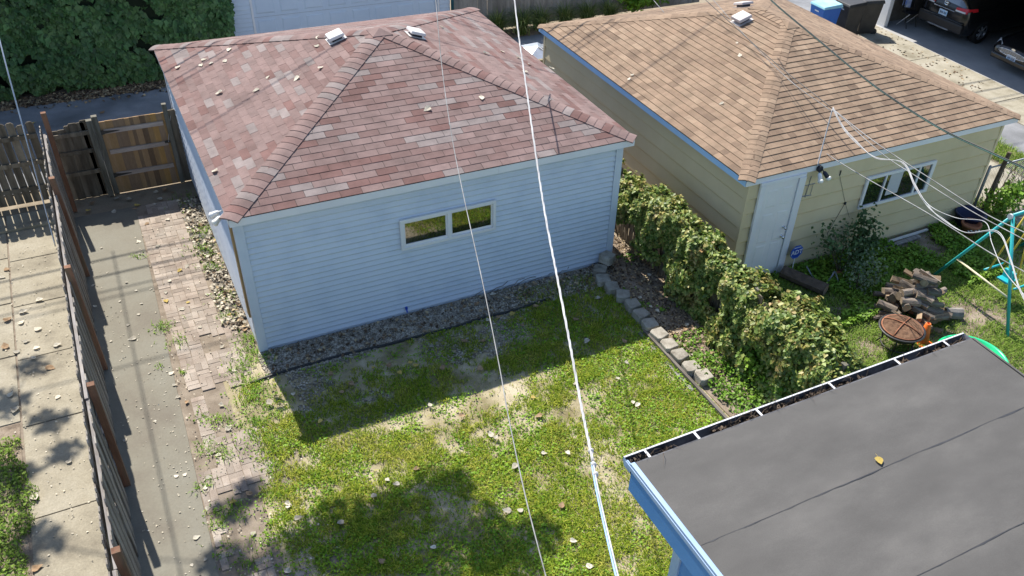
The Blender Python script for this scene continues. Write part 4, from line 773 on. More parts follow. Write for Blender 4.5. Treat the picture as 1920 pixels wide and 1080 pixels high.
# flower pot and plastic tub by the wall
pp = Vector((14.30, -1.98, 0)); t = thing('flower_pot', 'terracotta flower pot with a white painted pattern in the shade', 'pot', pp)
MB().lathe([(0.001,0.0),(0.12,0.0),(0.19,0.24),(0.21,0.24),(0.21,0.29),(0.18,0.29),(0.16,0.22),(0.001,0.22)], pp, 22).build('pot_body', m_terra, t, True)
for k in range(11):
    a = -2.6+k*0.25; p = pp+Vector((math.cos(a)*0.18, math.sin(a)*0.18, 0.17+0.03*(k % 2))); MB().lathe([(0.001,-0.018),(0.022,-0.008),(0.022,0.008),(0.001,0.018)], p, 7).build('painted_dab', m_signw, t, True)
tb = Vector((14.55, -1.72, 0)); t = thing('plastic_tub', 'dark blue plastic tub standing behind the terracotta pot', 'tub', tb)
MB().lathe([(0.001,0.0),(0.24,0.0),(0.30,0.30),(0.33,0.31),(0.33,0.33),(0.29,0.33),(0.23,0.02),(0.001,0.02)], tb, 20).build('tub_body', mat('navy_plastic', (0.02,0.025,0.07), rough=0.4), t, True)
for a in (0, math.pi): MB().box((tb.x+math.cos(a)*0.31-0.03, tb.y-0.06, 0.26), (tb.x+math.cos(a)*0.31+0.03, tb.y+0.06, 0.29)).build('handle', m_plastic, t)
# ---------------------------------------------------------------- grass, weeds, gravel, vines
G = np.random.default_rng(21)
def scatter(n, x0, y0, x1, y1, z=0.0): return np.c_[G.uniform(x0, x1, n), G.uniform(y0, y1, n), np.full(n, z)]
def stones_np(P, size, seed):
    g = np.random.default_rng(seed); n = len(P); base = np.array([[1,0,0],[0,1,0],[-1,0,0],[0,-1,0],[0.15,0.1,0.75],[0,0,-0.6]])
    sz = g.uniform(0.5, 1.3, n)[:,None,None]*size*0.5*g.uniform(0.6, 1.2, (n,1,3)); a = g.uniform(0, 6.28, n); c_, s_ = np.cos(a), np.sin(a)
    V = base[None]*g.uniform(0.75, 1.2, (n,6,3))*sz; V = np.stack([V[...,0]*c_[:,None]-V[...,1]*s_[:,None], V[...,0]*s_[:,None]+V[...,1]*c_[:,None], V[...,2]], -1)+P[:,None,:]
    f = np.array([[0,1,4],[1,2,4],[2,3,4],[3,0,4],[1,0,5],[2,1,5],[3,2,5],[0,3,5]]); F = (np.arange(n)[:,None,None]*6+f[None]).reshape(-1,3); return V.reshape(-1,3), F
# lawn: clumpy dry grass over bare patches, thin and gravelly in the garage's shade
P = scatter(360000, -0.75, -9.5, 6.22, 0.0)
x, y = P[:,0], P[:,1]; nz = fbm(x, y, 1.15, 5); n2 = fbm(x, y, 3.4, 6); edge = -0.30+0.30*(vnoise(y, y*0, 1.4, 3)-0.5)
n3 = fbm(x, y, 6.5, 66); den = np.clip((nz*0.42+n2*0.30+n3*0.28-0.44)*7.5, 0.03, 1.0)
sh = (y > -1.5); den = np.where(sh, den*0.55, den); den = np.where(y > -0.52, 0, den)
band = np.exp(-((y+2.35-0.15*np.sin(x*2))/0.30)**2)*np.clip(1.2-np.abs(x-2.6)/3.2, 0, 1); den *= 1-0.75*band
den = np.where(y < -3.3, np.clip(den*1.4+0.12, 0, 1), den); den = np.where(x < edge, den*np.clip(1-(edge-x)*3.2, 0, 1), den); den = np.where(x > 4.6, np.clip(den+0.25, 0, 1), den)
wornx = np.exp(-(((x-4.0)/0.55)**2+((y+4.9)/1.2)**2)); den *= 1-0.7*wornx
keep = G.random(len(P)) < den*0.8; P = P[keep]; 
V, F = blades(P, 0.065, 0.0105, 1.7, 31)
tag(link('lawn_grass', np_mesh('lawn_grass', V, F, m_grass)), 'patchy dry lawn grass in front of the pale blue garage', 'grass', kind='stuff')
P = scatter(90000, -0.75, -9.5, 6.25, -0.55, 0.012); x, y = P[:,0], P[:,1]
den = np.clip((fbm(x, y, 1.3, 15)*0.6+fbm(x, y, 4, 16)*0.4-0.45)*5, 0, 1); den = np.where(x > 4.3, np.clip(den*1.4+0.25, 0, 1), den); den = np.where(y < -3.4, np.clip(den*1.5+0.2, 0, 1), den); den = np.where(y > -2.1, den*0.5, den); den = np.where(x < -0.25, den*0.35, den)
wornx = np.exp(-(((x-4.0)/0.55)**2+((y+4.9)/1.2)**2)); den *= 1-0.85*wornx
P = P[G.random(len(P)) < den*1.0]; P[:,2] += G.uniform(0, 0.035, len(P)); V, F = leaves(P, G.normal(size=P.shape)*0.45+[0,0,1], 0.036, 33, 0.0)
tag(link('lawn_weeds', np_mesh('lawn_weeds', V, F, m_weed)), 'low broad-leaved weeds growing through the dry lawn', 'weeds', kind='stuff')
# tufts on the brick path and along the gravel
P = []
for u, v, r_, n in ((262,482,.06,25),(305,615,.10,70),(330,640,.10,50),(385,470,.16,120),(378,440,.14,100),(398,500,.12,90),(420,560,.12,70),(430,590,.10,50),(470,640,.14,150),(480,665,.16,200),(455,690,.13,130),(480,740,.18,160),(410,790,.10,80),(395,840,.12,80),(420,855,.10,60),(440,955,.08,40),(430,965,.12,110),(470,800,.15,130),(500,830,.15,170),(510,880,.1,80),(520,930,.1,80),(385,915,.08,40),(400,960,.06,30),(410,985,.06,30),(425,1035,.10,50),(470,1055,.12,80),(500,1010,.1,50),(360,375,.2,90),(400,430,.1,60),(345,700,.05,20),(300,690,.04,14),(378,785,.08,40),(515,770,.14,120),(470,720,.14,120)):
    c_ = onz(u, v); k = G.normal(size=(n,2))*r_; P.append(np.c_[c_[0]+k[:,0], c_[1]+k[:,1], np.full(n, 0.01)])
P = np.concatenate(P); P = P[(P[:,0] < 0.05) | (P[:,1] < 0.1)]; V1, F1 = blades(P, 0.075, 0.009, 1.5, 41); Q = P[::2].copy(); Q[:,2] += 0.02; V2, F2 = leaves(Q, G.normal(size=Q.shape)*0.5+[0,0,1], 0.03, 42, 0); V, F = join([(V1,F1),(V2,F2)])
tag(link('path_weeds', np_mesh('path_weeds', V, F, m_weed)), 'weed tufts growing along and between the worn bricks', 'weeds', kind='stuff')
# gravel along the garage
P = np.concatenate([scatter(15000, 0.02, -0.52, 6.75, 0.17, 0.012), scatter(9000, 0.3, -2.05, 5.7, -0.5, 0.006)]); x, y = P[:,0], P[:,1]
k = np.where(y > -0.5, G.random(len(P)) < np.where(x > 4.2, 0.45, 0.95), (fbm(x, y, 1.4, 55) > 0.53) & (G.random(len(P)) < 0.8)); P = P[k]
Q = scatter(3000, -0.24, 1.2, 0.06, 5.4, 0.01); Q = Q[fbm(Q[:,0], Q[:,1], 2.2, 56) > 0.38]
V, F = stones_np(np.concatenate([P, Q]), 0.050, 43); tag(link('gravel', np_mesh('gravel', V, F, m_gravel)), 'loose pale gravel along the foot of the pale blue garage', 'gravel', kind='stuff')
# planting bed and ground cover
P = scatter(9000, 6.36, -7.0, 7.45, 0.2, 0.03); x, y = P[:,0], P[:,1]; den = np.where(y < -3.0, 0.85, np.clip((fbm(x, y, 2.0, 61)-0.50)*4, 0, 0.5)); P = P[G.random(len(P)) < den]; P[:,2] += G.uniform(0, 0.10, len(P))*np.where(P[:,1] < -3.0, 1.3, 0.6)
V1, F1 = leaves(P, G.normal(size=P.shape)*0.5+[0,0,1], 0.055, 44, 0.0); P = scatter(16000, 7.5, -6.6, 8.7, -3.6, 0.02); P = P[fbm(P[:,0], P[:,1], 1.6, 63) > 0.42]; P[:,2] += G.uniform(0, 0.18, len(P))*np.clip(1.6-(P[:,0]-7.5), 0.2, 1); V2, F2 = leaves(P[:5000], G.normal(size=(min(5000,len(P)),3))*0.5+[0,0,1], 0.055, 45, 0)
V, F = join([(V1,F1),(V2,F2)]); tag(link('ground_cover', np_mesh('ground_cover', V, F, m_cover)), 'low leafy ground cover in the planting bed by the creeper', 'ground cover', kind='stuff')
P = scatter(2600, 6.36, -3.6, 7.4, 0.9, 0.035); V, F = leaves(P, G.normal(size=P.shape)*0.35+[0,0,1], 0.045, 46, 0); tag(link('bed_litter', np_mesh('bed_litter', V, F, m_litter)), 'dry leaf litter on the bare planting bed', 'leaf litter', kind='stuff')
# the greener lawn next door (two parts: right yard, and left of the walk)
P = scatter(230000, 7.7, -8.5, 15.1, -1.5, 0.0); x, y = P[:,0], P[:,1]; den = np.clip((fbm(x, y, 0.9, 71)-0.27)*3.6, 0.08, 1); den *= 1-0.8*np.exp(-(((x-9.6)/.35)**2+((y+3.95)/.3)**2)); P = P[(G.random(len(P)) < den*0.60) & (np.hypot(x-10.80, y+5.10) > 0.62)]
V, F = blades(P, 0.085, 0.012, 1.6, 47); tag(link('yard_grass', np_mesh('yard_grass', V, F, m_grassR)), 'green grass in the yard behind the cream garage', 'grass', kind='stuff')
P = scatter(16000, 9.4, -3.4, 14.0, -1.5, 0.03); P = P[fbm(P[:,0], P[:,1], 1.2, 73) > 0.45]; P[:,2] += G.uniform(0, 0.12, len(P)); V, F = leaves(P, G.normal(size=P.shape)*0.5+[0,0,1], 0.06, 48, 0); tag(link('shade_cover', np_mesh('shade_cover', V, F, m_cover)), 'shaded leafy ground cover along the cream garage wall', 'ground cover', kind='stuff')
P = scatter(42000, -5.0, -9.0, -3.30, -0.35, 0.0); P = P[P[:,0] < -3.42+0.10*np.sin(P[:,1]*3)+0.05*np.sin(P[:,1]*11)]; V1, F1 = blades(P[::2], 0.085, 0.010, 1.2, 49); Q = P[1::4].copy(); Q[:,2] = G.uniform(0.03, 0.12, len(Q)); V2, F2 = leaves(Q, G.normal(size=Q.shape)*0.5+[0,0,1], 0.045, 50, 0); V, F = join([(V1,F1),(V2,F2)])
tag(link('walk_side_grass', np_mesh('walk_side_grass', V, F, m_grassR)), 'lush green grass edging the neighbour concrete walk', 'grass', kind='stuff')
P = scatter(9000, 15.1, -8, 15.6, 6.5, 0.0); Q = scatter(14000, 17.6, -8, 18.6, 7, 0.0); V, F = blades(np.concatenate([P, Q]), 0.16, 0.014, 1.2, 51); tag(link('drive_grass', np_mesh('drive_grass', V, F, m_grassR)), 'rough grass strips beside the pale concrete drive', 'grass', kind='stuff')
# creeper over the dividing fence
g = np.random.default_rng(77); n = 52000; y = g.uniform(-5.35, 1.45, n); top = 1.17+0.48*(fbm(y, y*0, 1.5, 3)-0.3)-0.25*np.clip((-4.6-y)/0.7, 0, 1)+0.10*np.clip((-2.0-y)/2, 0, 1)
half = 0.15+0.36*(fbm(y, y*0, 1.9, 5)-0.15)+0.10*np.clip((-2-y)/2, 0, 1); a = g.uniform(-0.1, np.pi+0.1, n); hang = g.random(n) < 0.62
ca = np.cos(a); ox = np.where(hang, np.sign(ca+1e-6)*half*(0.85+0.25*g.random(n)), ca*half); zz = np.where(hang, top-0.10-g.random(n)**1.1*np.where(y > -1.2, 0.85, 1.22), top-0.10+np.sin(np.clip(a, 0, np.pi))*0.14)
bulge = 0.45*(vnoise(y, zz*1.3, 2.4, 9)-0.5)*2+0.2*(vnoise(y, zz, 6, 19)-0.5)*2; P = np.c_[7.50+ox*(1+bulge), y, np.clip(zz, 0.06, 3)+0.22*(vnoise(y, ox*3, 3.1, 12)-0.5)+g.normal(size=n)*0.05]; Nn = np.c_[ox*3.0, g.normal(size=n)*0.45, np.where(hang, 0.7, 1.6)]+g.normal(size=(n,3))*0.75
gap = vnoise(y, P[:,2]*1.4, 2.2, 8); keepv = (gap > 0.17) & ~((y > 0.35) & (P[:,0] < 7.5) & (P[:,2] < 0.62+0.5*np.clip(y-0.35, 0, 1))); P, Nn = P[keepv], Nn[keepv]
V, F = leaves(P, Nn, 0.076, 78, 0.45); cv = thing('creeper', 'thick sunlit creeper hanging over the fence between the yards', 'creeper', (7.5, -2, 0)); o = link('foliage', np_mesh('foliage', V, F, m_vine), cv); o['kind'] = 'stuff'
for k in range(9):
    yy = -4.9+k*0.72; r_ = random.Random(k); p = Vector((7.36, yy, 0.0)); pts = [p]
    for _ in range(5): p = p+Vector((r_.uniform(-.03,.05), r_.uniform(-.14,.14), 0.23)); pts.append(p)
    MB().tube(pts, 0.013, 5).build('stem', m_twig, cv)
q = MB().prism([(7.44, -5.2, 0.1), (7.58, -5.2, 0.1), (7.58, 0.2, 0.1), (7.44, 0.2, 0.1)], (0,0,0.05))
P = scatter(900, 6.95, -4.7, 7.4, -3.5, 0.1); P[:,2] = G.uniform(0.05, 0.55, len(P)); V, F = leaves(P, G.normal(size=P.shape)*0.6+[-0.5,0,1], 0.07, 79, 0.2); tag(link('young_shrub', np_mesh('young_shrub', V, F, m_cover)), 'bright green leafy shrub at the foot of the creeper', 'shrub')
# rose bush and sapling against the cream wall
def bush(name, label, c_, stems, m, n, size, seed):
    r_ = random.Random(seed); gg = np.random.default_rng(seed); t = thing(name, label, 'bush', c_); c_ = Vector(c_); tips = []
    for sx_, sy_, h in stems:
        pts = [c_+Vector((r_.uniform(-.05,.05), r_.uniform(-.05,.05), 0))]
        for k in range(1, 5): pts.append(c_+Vector((sx_*k/4+r_.uniform(-.04,.04), sy_*k/4+r_.uniform(-.04,.04), h*k/4)))
        MB().tube(pts, [0.012, 0.010, 0.008, 0.006, 0.004], 5).build('stem', m_twig, t); tips += [pts[2], pts[3], pts[3], pts[4], pts[4]]
    T = np.array([tuple(p) for p in tips]); P = T[gg.integers(0, len(T), n)]+gg.normal(size=(n,3))*[0.13,0.10,0.11]; P[:,2] = np.clip(P[:,2], 0.04, 9)
    V, F = leaves(P, gg.normal(size=P.shape)*0.6+[0,-0.3,0.9], size, seed, 0.2); link('foliage', np_mesh('foliage', V, F, m), t)
bush('rose_bush', 'dark leafy rose bush against the cream wall under the window', (11.15, -1.80, 0), ((-.12,-.1,.65),(.05,0,.9),(.2,-.05,.85),(.3,-.1,.6),(0,-.15,.5),(.15,.1,1.0)), m_bushleaf, 560, 0.085, 91)
bush('thin_bush', 'thin straggly bush with long arching stems near the blue sign', (10.70, -2.0, 0), ((-.45,.2,.95),(-.25,.25,1.0),(-.1,.1,1.05),(.1,-.1,.7),(.05,-.3,.5),(-.5,.1,.8)), m_bushleaf, 330, 0.07, 92)
bush('pale_bush', 'pale grey-green bush in front of the rose bush', (10.62, -2.55, 0), ((-.2,-.1,.55),(.2,-.1,.6),(.35,-.15,.5),(0,.2,.6),(-.1,-.25,.4),(.25,.2,.5)), mat('pale_leaf', [(0.12,0.17,0.09),(0.2,0.25,0.14)], 3, 0.6, rnd='island', rv=(0.6,1.4), transl=0.2), 360, 0.055, 93)
bush('link_vine', 'leafy vine climbing the chain-link fence by the cream garage', (15.55, -1.62, 0), ((-.3,0,.5),(.2,0,.6),(.5,.05,.45),(.8,0,.5),(0,-.2,.4),(1.1,0,.5)), m_cover, 900, 0.09, 94)
q = MB(); r_ = random.Random(8)
for k in range(26):
    p = Vector((15.1+r_.uniform(0,1.6), -1.47+r_.uniform(-.05,.05), r_.uniform(0,.4))); pts = [p]
    for _ in range(5): p = p+Vector((r_.uniform(-.16,.16), r_.uniform(-.03,.03), r_.uniform(0.02,.24))); p.z = min(p.z, 1.35); pts.append(p)
    q.tube(pts, r_.uniform(0.006, 0.012), 4)
q.tube([(15.30,-1.50,0),(15.27,-1.52,0.5),(15.33,-1.5,1.0),(15.36,-1.5,1.48)], [0.05,0.055,0.05,0.045], 8)
tag(q.build('bare_vine', m_twig), 'bare tangled vine trunk and stems on the chain-link fence', 'vine')
# ---------------------------------------------------------------- across the alley
iv = thing('ivy_wall', 'tall building wall completely covered in dark green ivy', 'ivy wall', (-2.0, 12.3, 0))
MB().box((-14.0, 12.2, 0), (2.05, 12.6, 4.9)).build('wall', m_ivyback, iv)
g = np.random.default_rng(101); n = 62000; x = g.uniform(-9.0, 2.5, n); z = g.uniform(0.05, 5.0, n); dpt = 0.35*(fbm(x, z, 1.1, 7)-0.35)+0.20*(fbm(x, z, 3.2, 17)-0.4)+0.12*np.clip(1-z/0.8, -1, 0)
lim = 2.25+0.30*(vnoise(z, z*0, 1.7, 4)-0.5); k = (x < lim); y = 11.98-dpt+g.uniform(0, 0.16, n)
P = np.c_[x, y, z][k]; Nn = np.c_[g.normal(size=n)*0.5, -1.1+g.normal(size=n)*0.35, 0.55+g.normal(size=n)*0.4][k]; hole = fbm(P[:,0], P[:,2], 2.6, 27) > 0.33; P, Nn = P[hole], Nn[hole]
V, F = leaves(P, Nn, 0.15, 102, 0.7, 0.12); o = link('foliage', np_mesh('foliage', V, F, m_ivy), iv); o['kind'] = 'stuff'
P = scatter(11000, -8.0, 11.0, 4.0, 12.0, 0.012); P = P[(P[:,1] > 11.28+0.22*fbm(P[:,0], P[:,0]*0, 1.2, 5)) | (G.random(len(P)) < 0.035)]; V, F = leaves(P, G.normal(size=P.shape)*0.4+[0,0,1], 0.075, 103, 0); tag(link('alley_litter', np_mesh('alley_litter', V, F, m_litter)), 'brown leaf litter along the foot of the ivy wall', 'leaf litter', kind='stuff')
# white garage with a panelled overhead door
wg = thing('garage', 'white garage with a wide panelled overhead door facing the alley', 'garage', (5.5, 14.5, 0)); YW = 12.35
lap_wall(wg, (2.06, YW, 0), (2.86, YW, 0), 2.9, 0.11, 0.014, m_garagewhite, (0,-1,0)); lap_wall(wg, (8.12, YW, 0), (8.44, YW, 0), 2.9, 0.11, 0.014, m_garagewhite, (0,-1,0)); lap_wall(wg, (2.865, YW, 2.35), (8.115, YW, 2.35), 0.55, 0.11, 0.014, m_garagewhite, (0,-1,0)); lap_wall(wg, (8.44, YW, 0), (8.44, 19, 0), 2.9, 0.22, 0.014, m_garagewhite, (1,0,0))
MB().box((2.06, 12.61, 0), (8.34, 19, 2.9)).build('wall', m_garagewhite, wg)
MB().prism([(1.9, 12.0, 2.9), (8.6, 12.0, 2.9), (8.6, 15.6, 4.1), (1.9, 15.6, 4.1)], (0,0,0.1)).prism([(1.9, 15.602, 4.1), (8.6, 15.602, 4.1), (8.6, 19.2, 2.9), (1.9, 19.2, 2.9)], (0,0,0.1)).build('roof', m_felt, wg)
dr = MB().box((2.87, YW+0.06, 0.02), (8.11, YW+0.10, 2.34)).build('overhead_door', m_garagewhite, wg)
for r_ in range(4):
    for c_ in range(8):
        x0, z0 = 2.87+0.12+c_*0.645, 0.08+r_*0.57; x1, z1 = x0+0.50, z0+0.42; y = YW+0.06
        MB().add([(x0,y,z0),(x1,y,z0),(x1,y,z1),(x0,y,z1),(x0+.04,y-.02,z0+.04),(x1-.04,y-.02,z0+.04),(x1-.04,y-.02,z1-.04),(x0+.04,y-.02,z1-.04)], [(0,1,5,4),(1,2,6,5),(2,3,7,6),(3,0,4,7),(4,5,6,7)]).build('panel', m_garagewhite, dr)
    if r_: MB().box((2.88, YW+0.0575, 0.08+r_*0.57-0.085), (8.10, YW+0.0595, 0.08+r_*0.57-0.078)).build('panel_joint', m_grey, dr)
for x0 in (2.862, 8.06): MB().box((x0, YW-0.02, 0), (x0+0.055, YW+0.055, 2.34)).build('door_frame', m_white, wg)
MB().tube([(8.50, YW-0.06, 0), (8.50, YW-0.06, 2.8)], 0.045, 10).build('downpipe', mat('dark_teal', (0.02,0.09,0.11), rough=0.5), wg, True)
sheet('alley_drive', 2.7, 11.55, 8.4, 12.45, 0.012, m_walk)
# arching grass clumps
for k, (x, y, h) in enumerate(((9.75, 11.85, 1.0), (10.5, 11.75, 1.05), (11.2, 11.85, 0.95), (12.0, 11.8, 1.0), (12.8, 11.85, 0.95), (13.6, 11.85, 0.9))):
    gg = np.random.default_rng(200+k); n = 420; a = gg.uniform(0, 6.28, n); L = gg.uniform(0.6, 1.15, n)*h; bend = gg.uniform(0.35, 1.0, n); d_ = np.c_[np.cos(a), np.sin(a), np.zeros(n)]; s_ = np.c_[-np.sin(a), np.cos(a), np.zeros(n)]; b0 = np.c_[gg.normal(size=(n,2))*0.07, np.zeros(n)]; rows = []
    for t_ in (0, .3, .6, .82, 1.0):
        c_ = b0+d_*(L*bend*t_**1.6*0.75)[:,None]+np.array([0,0,1.0])*(L*(t_*1.0-0.72*bend*t_**2.6))[:,None]; w_ = 0.011*(1-0.85*t_); rows += [c_-s_*w_, c_+s_*w_]
    V = np.stack(rows, 1).reshape(-1,3); V[:,2] = np.maximum(V[:,2], 0.0); b = np.arange(n)[:,None]*10; F = np.concatenate([b+[2*i,2*i+1,2*i+3,2*i+2] for i in range(4)], 1).reshape(-1,4)
    o = link('grass_clump', np_mesh('grass_clump', V, F, m_reed), None, Matrix.Translation((x, y, 0.0))); tag(o, ('first','second','third','fourth','fifth','sixth')[k]+' arching grass clump along the grey board fence from the white garage', 'grass clump', 'grass clumps along the alley')
bush('alley_bush', 'round green bush past the grass clumps across the alley', (14.6, 12.1, 0), ((-.3,0,.7),(.3,0,.8),(.7,-.1,.7),(0,-.3,.6),(1.1,0,.8),(1.5,0,.7)), m_cover, 1500, 0.11, 95)
# refuse bin with a galvanised hood behind the gap
def bin_(name, label, x, y, w_, dp, h, m, ml, rz=0, group=None, lidh=0.10):
    t = thing(name, label, 'bin', (x, y, 0), group); R_ = Matrix.Rotation(rz, 3, 'Z'); tr = lambda p: Vector((x, y, 0))+R_ @ Vector(p)
    q = MB(); k = 0.80; q.add([tr(p) for p in [(-w_/2*k,-dp/2*k,0.06),(w_/2*k,-dp/2*k,0.06),(w_/2*k,dp/2*k,0.06),(-w_/2*k,dp/2*k,0.06),(-w_/2,-dp/2,h),(w_/2,-dp/2,h),(w_/2,dp/2,h),(-w_/2,dp/2,h)]], [(3,2,1,0),(4,5,6,7),(0,1,5,4),(1,2,6,5),(2,3,7,6),(3,0,4,7)]); q.build('bin_body', m, t, bevel=0.02)
    q = MB(); e = 0.03; q.add([tr(p) for p in [(-w_/2-e,-dp/2-e,h),(w_/2+e,-dp/2-e,h),(w_/2+e,dp/2+e,h),(-w_/2-e,dp/2+e,h),(-w_/2,-dp/2,h+lidh*.7),(w_/2,-dp/2,h+lidh*.7),(w_/2,dp/2,h+lidh),(-w_/2,dp/2,h+lidh)]], [(3,2,1,0),(4,5,6,7),(0,1,5,4),(1,2,6,5),(2,3,7,6),(3,0,4,7)]); q.build('lid', ml, t, bevel=0.015)
    for sx_ in (-1, 1):
        c_ = tr((sx_*w_*0.36, dp*0.42, 0.10)); ax = R_ @ Vector((1,0,0)); MB().tube([c_-ax*0.025, c_+ax*0.025], 0.10, 14).build('wheel', m_plastic, t)
    MB().tube([tr((-w_*0.36, dp/2+0.06, h-0.02)), tr((w_*0.36, dp/2+0.06, h-0.02))], 0.015, 8).build('handle', m_plastic, t)
    MB().add([tr(p) for p in [(-0.09,-dp/2*0.985-0.004,h-0.14),(0.09,-dp/2*0.985-0.004,h-0.14),(0.09,-dp/2*0.99-0.006,h-0.10),(-0.09,-dp/2*0.99-0.006,h-0.10)]], [(0,1,2,3)]).build('sticker', m_signw, t)
hb = Vector((8.95, 7.85, 0)); t = thing('hooded_bin', 'dark metal bin with a folded galvanised hood behind the cream garage', 'bin', hb)
MB().box((hb.x-.36, hb.y-.36, 0.0), (hb.x+.36, hb.y+.36, 1.02)).build('bin_body', m_blkbin, t, bevel=0.02)
MB().add([hb+Vector(p) for p in ((-.42,-.42,1.02),(.42,-.42,1.02),(.42,.42,1.02),(-.42,.42,1.02),(-.42,-.42,1.06),(.42,-.42,1.06),(.42,.42,1.06),(-.42,.42,1.06),(0.05,-.05,1.24),(0.25,.38,1.16),(-.3,.38,1.14))], [(3,2,1,0),(0,1,5,4),(1,2,6,5),(2,3,7,6),(3,0,4,7),(4,5,8),(5,6,9,8),(6,7,10,9),(7,4,8,10),(8,9,10)]).build('hood', m_steel, t)
for s_ in (-.06, .02, .10): MB().beam(hb+Vector((.10+s_, -.10, 1.235)), hb+Vector((.30+s_, -.34, 1.09)), 0.02, 0.02).build('hood_rib', m_alu, t)
# bins by the lane
bin_('wheeled_bin', 'blue plastic recycling bin with a pale lid beside the lane', 19.15, 8.30, 0.62, 0.70, 1.0, m_bluebin, m_lid, -math.pi/2)
bin_('wheeled_bin', 'black plastic bin with a white sticker beside the blue bin', 20.05, 8.18, 0.60, 0.68, 1.0, m_blkbin, m_blkbin, -math.pi/2)
bin_('wheeled_bin', 'dark plastic bin nearest the white garage post', 20.85, 8.20, 0.60, 0.66, 1.0, m_blkbin, m_blkbin, -math.pi/2-0.3)
